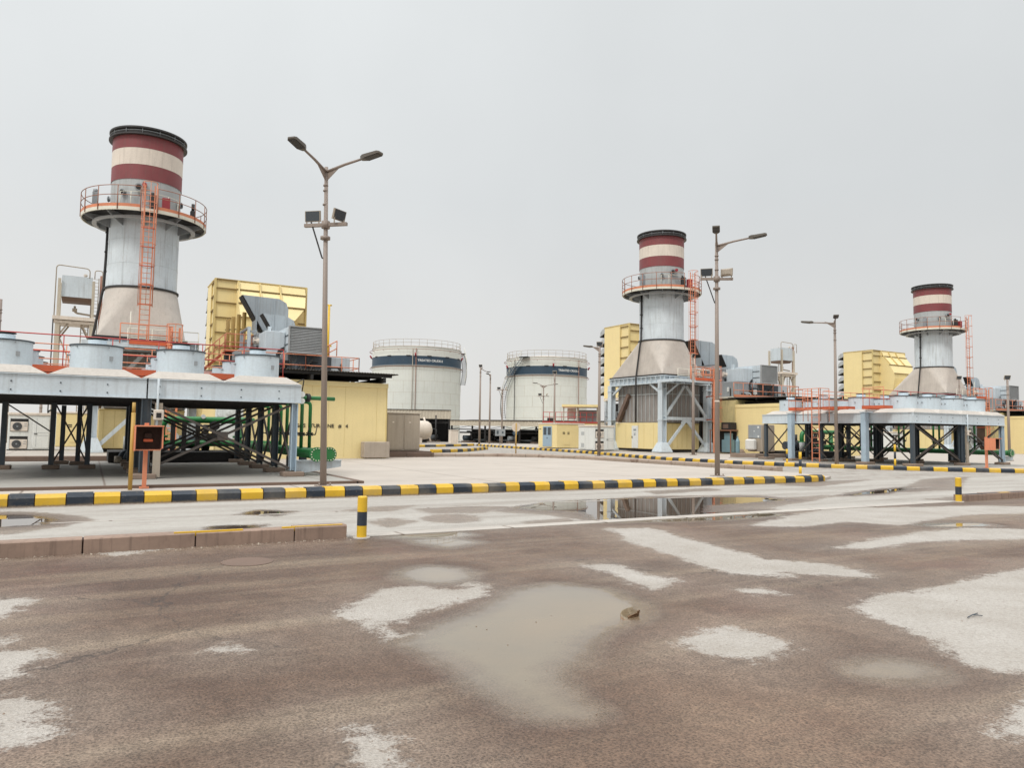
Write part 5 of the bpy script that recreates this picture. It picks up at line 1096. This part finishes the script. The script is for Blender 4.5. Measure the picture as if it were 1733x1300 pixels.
def marker(u, vb, vt, label, z=.15, cols=('yellowpost', 'navy', 'yellowpost')):
    x, y = ground(u, vb, z); h = z+math.hypot(x-CAM[0], y-CAM[1])*(vb-vt)/FOC; t = thing('marker_post', label, 'marker post', (x, y, z), 'thin striped marker posts')
    n = len(cols)
    for i, c in enumerate(cols): part(t, 'stripe', MB().rod((x, y, z+(h-z)*i/n+.002), (x, y, z+(h-z)*(i+1)/n), .055, 10), M[c])
marker(1354.5, 802, 768, 'striped marker post at the rounded tip of the pad', .2)
marker(1332, 785, 762, 'striped marker post behind the kerb left of the right cooler', .15)
marker(1515, 789, 757, 'striped marker post under the right cooler front', .15)
def sign_round():
    x, y = 21.6, -8.9
    t = thing('round_sign', 'round sign seen from behind on a yellow pole at the brown kerb', 'sign', (x, y, .1))
    part(t, 'pole', MB().rod((x, y, .1), (x, y, 2.25), .04, 8), M['yellowdk']); d = Vector((.5, .87, 0))
    part(t, 'disc', MB().rod(Vector((x, y, 1.98))+d*.045, Vector((x, y, 1.98))+d*.06, .29, 24), M['vessel'])
sign_round()
def signs():
    t = thing('notice_board', 'grey square notice board with symbols by the floodlight post', 'sign', (40, 26.8, 0))
    d = Vector((.88, -.48, 0)); n = Vector((-.48, -.88, 0)); c = Vector((40.05, 26.75, 1.62))
    q = lambda e, w_, h, cc: [cc+n*e-d*w_-Vector((0, 0, h)), cc+n*e+d*w_-Vector((0, 0, h)), cc+n*e+d*w_+Vector((0, 0, h)), cc+n*e-d*w_+Vector((0, 0, h))]
    b = part(t, 'board', MB().loft([q(0, .6, .42, c), q(.03, .6, .42, c)]), M['grey'])
    part(t, 'symbol', MB().loft([q(.032, .12, .2, c-d*.3), q(.036, .12, .2, c-d*.3)]).loft([q(.032, .1, .12, c+d*.3), q(.036, .1, .12, c+d*.3)]), M['slate'], b)
    part(t, 'post', MB().rod((40.05, 26.78, 0), (40.05, 26.78, 1.2), .05, 8), M['pole'])
    t = thing('blue_sign', 'small round blue sign with a white cross left of the round sign back', 'sign', (41.6, 25.9, 0)); c = Vector((41.62, 25.88, 1.58))
    part(t, 'post', MB().rod((41.64, 25.92, 0), (41.64, 25.92, 1.9), .04, 8), M['pole'])
    b = part(t, 'disc', MB().rod(c, c+n*.03, .32, 20), M['band']); part(t, 'cross', MB().beam(c+n*.035-d*.16-Vector((0, 0, .16)), c+n*.035+d*.16+Vector((0, 0, .16)), .07, .01).beam(c+n*.035-d*.16+Vector((0, 0, .16)), c+n*.035+d*.16-Vector((0, 0, .16)), .07, .012), M['white'], b)
signs()
def scrap():
    x, y = ground(1071, 1044); mb = MB()
    mb.prism([(x-.12, y-.05), (x-.03, y-.045), (x+.05, y-.02), (x+.11, y+.01), (x+.09, y+.05), (x+.0, y+.03), (x-.06, y+.02)], 'z', .004, .022)
    mb.loft([[(x+.06, y-.02, .02), (x+.1, y-.0, .02), (x+.1, y+.01, .02), (x+.06, y-.01, .02)], [(x+.05, y-.03, .1), (x+.11, y-.01, .12), (x+.11, y, .12), (x+.05, y-.02, .1)]]).loft([[(x-.1, y-.04, .02), (x+.05, y-.02, .02), (x+.05, y-.01, .02), (x-.1, y-.03, .02)], [(x-.06, y-.05, .05), (x+.04, y-.04, .08), (x+.04, y-.03, .08), (x-.06, y-.04, .05)]])
    mb.v = [(x+(a-x)*.72, y+(b-y)*.72, c*.45) for a, b, c in mb.v]
    solo('scrap', 'crumpled brown scrap lying at the right edge of the foreground puddle', 'debris', mb, M['cardboard'], (x, y, 0))
    x, y = ground(1652, 1045); solo('twig', 'small dark twig lying on the dry patch at the right', 'twig', MB().sweep([(x-.14, y, .012), (x-.02, y+.02, .02), (x+.12, y+.05, .012)], .005, 5).sweep([(x-.02, y+.02, .02), (x+.05, y-.03, .014)], .004, 5), M['slate'], (x, y, 0))
scrap()
solo('manhole_cover', 'round rusty manhole cover in the wet asphalt below the brown kerb', 'manhole cover', MB().cyl((-.62, -40.68), .27, -.02, .006, 32).lathe([(.27, .006), (.29, .009), (.31, .004)], (-.62, -40.68), 32), M['brownwall'], (-.62, -40.68, 0))

# ================================================================== storage tanks and the background
def tank(c, R, zt, label, num, band, stair, pipes):
    t = thing('storage_tank', label, 'storage tank', (*c, 0), 'treated crude storage tanks'); cx, cy = c
    sh = part(t, 'shell', MB().lathe([(R, 0), (R, zt)], c, 96), M['tank']); mb = MB()
    for z in np.arange(2.3, zt-1, 1.85): mb.lathe([(R+.001, z-.015), (R+.012, z), (R+.001, z+.015)], c, 96)
    for k in range(7):
        for i in range(14): a = 2*PI*(i+.5*(k % 2))/14; z = .5+k*1.85; mb.box(cx+R*math.cos(a)-.012, cx+R*math.cos(a)+.012, cy+R*math.sin(a)-.012, cy+R*math.sin(a)+.012, z, min(zt-.2, z+1.8))
    part(t, 'weld_seam', mb, M['beigeclad'], sh)
    part(t, 'roof', MB().lathe([(R+.08, zt), (R+.08, zt+.08), (R*.5, zt+.55), (.01, zt+.75)], c, 96), M['cream'])
    part(t, 'painted_band', MB().lathe([(R+.02, band[0]), (R+.02, band[1])], c, 96), M['band'])
    part(t, 'wind_girder', MB().lathe([(R, band[0]-.12), (R+.22, band[0]-.12), (R+.22, band[0]-.05), (R, band[0]-.05)], c, 96).lathe([(R, 2.0), (R+.1, 2.0), (R+.1, 2.1), (R, 2.1)], c, 96), M['grey'])
    mb = MB(); n = 36
    for h in (.55, 1.1): mb.sweep([(cx+(R-.1)*math.cos(2*PI*i/72), cy+(R-.1)*math.sin(2*PI*i/72), zt+.1+h) for i in range(73)], .028, 4)
    for i in range(n): a = 2*PI*i/n; mb.rod((cx+(R-.1)*math.cos(a), cy+(R-.1)*math.sin(a), zt), (cx+(R-.1)*math.cos(a), cy+(R-.1)*math.sin(a), zt+1.2), .03, 4)
    part(t, 'railing', mb, M['greybeige'])
    mb = MB(); ring = [(cx+(R+.45)*math.cos(2*PI*i/72), cy+(R+.45)*math.sin(2*PI*i/72), zt-.45) for i in range(73)]; mb.sweep(ring, .04, 5)
    mb.sweep([(cx+(R+.35)*math.cos(2*PI*i/72), cy+(R+.35)*math.sin(2*PI*i/72), band[0]-.3) for i in range(73)], .04, 5)
    for i in range(16): a = 2*PI*i/16; mb.rod((cx+R*math.cos(a), cy+R*math.sin(a), zt-.6), (cx+(R+.45)*math.cos(a), cy+(R+.45)*math.sin(a), zt-.45), .03, 4)
    part(t, 'spray_ring', mb, M['rustpipe'])
    for i in range(14):
        a = 2*PI*i/14+.1; q = Vector((cx+(R+.06)*math.cos(a), cy+(R+.06)*math.sin(a), zt-1.5)); s = Vector((-math.sin(a), math.cos(a), 0))
        part(t, 'vent', MB().beam(q-s*.35, q+s*.35, .12, .14), M['dark'])
        if i % 3 == 0: part(t, 'foam_box', MB().rod(q+s*1.2+Vector((0, 0, -.1)), q+s*1.2+Vector((math.cos(a)*.3, math.sin(a)*.3, .35)), .14, 8), M['redbox'])
    toc = math.atan2(CAM[1]-cy, CAM[0]-cx)
    for off, mt in pipes: a = toc+off; q = (cx+(R+.18)*math.cos(a), cy+(R+.18)*math.sin(a)); part(t, 'riser_pipe', MB().rod((*q, .2), (*q, zt-.3), .055, 8), M[mt])
    # spiral stair
    a0, a1, zl = toc+stair[0], toc+stair[1], stair[2]; N = 34; mb = MB(); rl = MB(); o, i_ = R+1.0, R+.25
    for k in range(N+1):
        f = k/N; a = a0+(a1-a0)*f; z = zl+(zt-zl)*f; e = .07*(1 if a1 > a0 else -1)*6/R*.5
        mb.loft([[(cx+r*math.cos(a+b), cy+r*math.sin(a+b), z+h) for r, b in ((i_, -.012), (o, -.012), (o, .012), (i_, .012))] for h in (-.03, .03)])
    pts = lambda r, h: [(cx+r*math.cos(a0+(a1-a0)*k/N), cy+r*math.sin(a0+(a1-a0)*k/N), zl+(zt-zl)*k/N+h) for k in range(N+1)]
    mb.sweep(pts(o, -.08), .06, 4).sweep(pts(i_, -.08), .05, 4); rl.sweep(pts(o, 1.05), .03, 4).sweep(pts(o, .55), .02, 4)
    for k in range(0, N+1, 3): a = a0+(a1-a0)*k/N; z = zl+(zt-zl)*k/N; rl.rod((cx+o*math.cos(a), cy+o*math.sin(a), z), (cx+o*math.cos(a), cy+o*math.sin(a), z+1.05), .025, 4)
    st = part(t, 'stair', mb, M['grey']); part(t, 'handrail', rl, M['creamrail'], st)
    a = a1; part(t, 'landing', MB().loft([[(cx+r*math.cos(a+b), cy+r*math.sin(a+b), zt+h) for r, b in ((R-.2, -.06), (R+1.1, -.06), (R+1.1, .14), (R-.2, .14))] for h in (-.06, .04)]), M['dark'], st)
    # lettering bent round the band
    body = 'TREATED CRUDE-%d' % num; vs, fs = text_mesh(body, .5); w_ = max(v.x for v in vs); a_mid = toc+band[2]
    mb = MB().add([(cx+(R+.035+v.z)*math.cos(a_mid+(v.x-w_/2)/R), cy+(R+.035+v.z)*math.sin(a_mid+(v.x-w_/2)/R), (band[0]+band[1])/2-.18+v.y) for v in vs], fs)
    part(t, 'lettering', mb, M['whiteletter'])
    return t
tank((45.55, 66.6), 7.5, 15.25, 'left storage tank lettered treated crude 2 behind the yellow hall', 2, (12.3, 13.75, .30), (1.25, 1.85, 9.5), ((-.02, 'rustpipe'), (-.09, 'greybeige')))
tank((68.35, 61.2), 7.2, 14.55, 'right storage tank lettered treated crude 1 between the lamp posts', 1, (11.65, 13.05, .57), (-1.75, -.55, 4.2), ((-.85, 'dark'), (.85, 'rustpipe')))

def shelter(a, b, z0, z1, depth, label, gz, solid):
    a = Vector((*a, 0)); b = Vector((*b, 0)); d = (b-a).normalized(); n = Vector((-d.y, d.x, 0))
    if n.dot(Vector((CAM[0], CAM[1], 0))-a) > 0: n = -n
    L = (b-a).length; up = lambda z: Vector((0, 0, z))
    t = thing('pump_shelter', label, 'shelter', (a.x, a.y, 0), 'beige roofed pump shelters')
    mb = MB(); k = int(L/.22); P_ = [a+d*(L*i/k)-n*(.06 if i % 2 else 0) for i in range(k+1)]
    mb.add([p+up(z0) for p in P_]+[p+up(z1) for p in P_], [(i, i+1, k+2+i, k+1+i) for i in range(k)])
    part(t, 'fascia', mb, M['beigeclad'])
    part(t, 'eaves_trim', MB().loft([[a+up(z1)-n*.12, b+up(z1)-n*.12, b+up(z1)+n*.05, a+up(z1)+n*.05], [a+up(z1+.1)-n*.12, b+up(z1+.1)-n*.12, b+up(z1+.1)+n*.05, a+up(z1+.1)+n*.05]]), M['roofblack'])
    part(t, 'roof', MB().loft([[a+up(z1-.06)+n*.02, b+up(z1-.06)+n*.02, b+n*depth+up(z1+.2), a+n*depth+up(z1+.2)], [a+up(z1)+n*.06, b+up(z1)+n*.06, b+n*depth+up(z1+.3), a+n*depth+up(z1+.3)]]), M['roofblack'])
    part(t, 'rear_cladding', MB().loft([[a+n*depth, b+n*depth, b+n*(depth+.1), a+n*(depth+.1)], [p+up(z0+.3) for p in (a+n*depth, b+n*depth, b+n*(depth+.1), a+n*(depth+.1))]]) if solid else MB().loft([[p+up(h) for p in (a+n*depth, b+n*depth, b+n*(depth+.1), a+n*(depth+.1))] for h in (0, z0-.45)]), M['black'])  # black rear wall makes the shelter's inside read dark
    m = max(2, int(L/4.5)); tr = MB()
    for i in range(m+1):
        for e in (.2, depth-.3): q = a+d*(.2+(L-.4)*i/m)+n*e; part(t, 'post', MB().box(q.x-.1, q.x+.1, q.y-.1, q.y+.1, 0, z0+.1), M['dark'])
        if i < m:
            q0 = a+d*(.2+(L-.4)*i/m)+n*.25; q1 = a+d*(.2+(L-.4)*(i+1)/m)+n*.25; mid = (q0+q1)/2; tr.beam(q0+up(z0-.5), mid+up(z0-.05), .06).beam(mid+up(z0-.05), q1+up(z0-.5), .06).beam(q0+up(z0-.55), q1+up(z0-.55), .07)
    part(t, 'roof_truss', tr, M['dark'])
    part(t, 'floor', MB().loft([[p+up(h) for p in (a+d*.1-n*.3, b-n*.3, b+n*depth, a+d*.1+n*depth)] for h in (.02, .14)]), M['shadefloor'])
    return t, a, b, d, n, L
s1 = shelter((27.0, 51.5), (42.0, 44.85), 3.4, 4.6, 9, 'upper beige roofed pump shelter in front of the left storage tank', 0, True)
s2 = shelter((41.9, 44.9), (62.0, 21.4), 2.5, 3.2, 8, 'long low beige roofed pump shelter stretching below the right storage tank', 0, False)
rg = random.Random(5); kinds = ['dark green pump set', 'grey pump set', 'brown pump set', 'black pump set']
def pump_set(p, lab, mat, k):
    x, y = p.x, p.y; t = thing('pump_set', lab, 'pump', (x, y, 0), 'pump sets standing in the shelters')
    part(t, 'bed', MB().bev(x-.9, x+.9, y-.45, y+.45, 0, .35), M['plinth']); part(t, 'motor', MB().rod((x-.8, y, .8), (x+.1, y, .8), .34, 14), M[mat])
    part(t, 'pump_casing', MB().rod((x+.2, y, .75), (x+.55, y, .75), .42, 14), M['dark']); part(t, 'discharge', MB().pipe([(x+.38, y, 1.0), (x+.38, y, 1.7+k*.15), (x+.38, y+1.2, 1.7+k*.15)], .11, .25, 10), M['grey'])
for i in range(3): pump_set(s1[1]+s1[3]*(8.2+2.9*i)+s1[4]*(1.8+.5*i), ['leftmost of three pump sets inside the upper shelter', 'middle of three pump sets inside the upper shelter', 'rightmost of three pump sets inside the upper shelter'][i], ('dark', 'redbox', 'grey')[i], i)
for i in range(4): pump_set(s2[1]+s2[3]*(2.2+3.4*i)+s2[4]*(1.6+.4*(i % 2)), ['leftmost pump set of the four in the long low shelter', 'second pump set from the left in the long low shelter', 'third pump set from the left in the long low shelter', 'rightmost pump set of the four, beside the yellow cabin'][i], ('slate', 'dark', 'grey', 'dark')[i], i)
def pipe_rack():
    a, d, n = s2[1], s2[3], s2[4]
    t = thing('pipe_run', 'horizontal grey pipes running along inside the long low shelter', 'pipes', (a.x, a.y, 0)); 
    for k, (e, z, r) in enumerate(((1.0, 2.0, .07), (1.2, 1.55, .1), (2.6, .5, .14))):
        p, q = a+d*1.0+n*e, a+d*(s2[5]-2)+n*e; part(t, 'pipe', MB().rod((p.x, p.y, z), (q.x, q.y, z), r, 8), M['grey' if k != 1 else 'dark'])
    t2 = thing('feed_pipe', 'leaning pale pipe before the upper pump shelter', 'pipe', (38, 43, 0)); q = s1[1]+s1[3]*12.6-s1[4]*.6
    part(t2, 'tube', MB().rod((q.x, q.y, 3.6), (q.x+.9, q.y-.5, .2), .13, 10), M['cream']); part(t2, 'stand', MB().rod((q.x+1.5, q.y-.8, 0), (q.x+1.5, q.y-.8, 3.9), .1, 8), M['dark'])
pipe_rack()
def vessel():
    t = thing('pressure_vessel', 'cream horizontal vessel with a domed end behind the tall grey cabinet', 'vessel', (27, 23.6, 0)); mb = MB(); R = 1.02; rings = []
    for x, r in ((22.5, R), (28.9, R), (29.2, R*.95), (29.45, R*.78), (29.6, R*.5), (29.66, .05)): rings.append([(x, 23.4+r*math.cos(2*PI*i/32), 1.75+r*math.sin(2*PI*i/32)) for i in range(32)])
    part(t, 'shell', mb.loft(rings, True, True), M['vessel'])
    for x in (23.6, 28.2): part(t, 'saddle', MB().box(x-.15, x+.15, 22.7, 24.1, 0, .95), M['cream'])
vessel()
cabinet((38.6, 37.5, .05), 'small cream cabinet beside the pumps under the upper shelter', (1.1, .7, 1.75), M['cream'], 1)
def canopy():
    t = thing('canopied_deck', 'red railed deck with white cubicle under a pale yellow canopy behind the sheds', 'deck', (44, 15, .1))
    R = Matrix.Rotation(math.radians(-36), 3, 'Z'); o = Vector((41.6, 16.6, 0))
    def tb(x0, x1, y0, y1, z0, z1):
        mb = MB().box(x0, x1, y0, y1, z0, z1); mb.v = [tuple(R @ Vector(v)+o) for v in mb.v]; return mb
    part(t, 'base', tb(-1.6, 4.4, 0, 4, .1, 2.75), M['yellow']); part(t, 'floor', tb(-1.7, 4.5, -.1, 4, 2.76, 2.9), M['redrail'])
    part(t, 'canopy', tb(.4, 4.4, -.4, 3.4, 4.5, 4.75), M['yellow']); part(t, 'cubicle', tb(2.0, 4.3, .8, 3, 2.91, 4.2), M['grey'])
    part(t, 'panel', tb(.95, 1.9, 1.2, 1.6, 3.2, 4.4), M['white'])
    for x in (.6, 2.1, 4.2): part(t, 'post', tb(x-.06, x+.06, -.1, .02, 2.91, 4.49), M['greybeige'])
    mb = MB().rail([(-1.6, -.08, 2.9), (4.4, -.08, 2.9)], (.5, 1.0), .03, .7); mb.v = [tuple(R @ Vector(v)+o) for v in mb.v]; part(t, 'railing', mb, M['redrail'])
    part(t, 'bicycle_rack', tb(-1.2, -.3, .3, .5, 2.91, 3.3), M['dark'])
canopy()

def grit():
    """loose grit and pebbles washed along the median and over the wet asphalt"""
    rg = random.Random(21); mb = MB()
    def stone(x, y, s, z=0.0):
        n = 5; a0 = rg.uniform(0, 6); lo = [(x+s*rg.uniform(.7, 1.1)*math.cos(a0+2*PI*k/n), y+s*rg.uniform(.7, 1.1)*math.sin(a0+2*PI*k/n), z-.004) for k in range(n)]
        top = [(x+(u-x)*.6, y+(v-y)*.6, z+s*rg.uniform(.4, .8)) for u, v, _ in lo]; mb.loft([lo, top])
    for i in range(220):
        u = rg.uniform(-60, 1800); v = 930+360*rg.random()**1.3; x, y = ground(u, v); mb.cur = 1; stone(x, y, rg.choice((.004, .005, .006, .009)))
    for i in range(420): mb.cur = rg.choice((0, 1, 1)); stone(rg.uniform(-7, 1.1), MEDY-abs(rg.gauss(.0, .09))-.02, rg.uniform(.006, .018))
    for i in range(300): mb.cur = rg.choice((0, 1, 1)); stone(rg.uniform(-6, 18), KERBY-abs(rg.gauss(.0, .08))-.02, rg.uniform(.008, .018))
    me = mb.mesh('grit', [M['concrete_block'], M['plinth']]); o = bpy.data.objects.new('grit', me); C.objects.link(o); o['kind'] = 'stuff'; o['label'] = 'loose grit and pebbles scattered over the wet asphalt and along the kerbs'; o['category'] = 'grit'
grit()
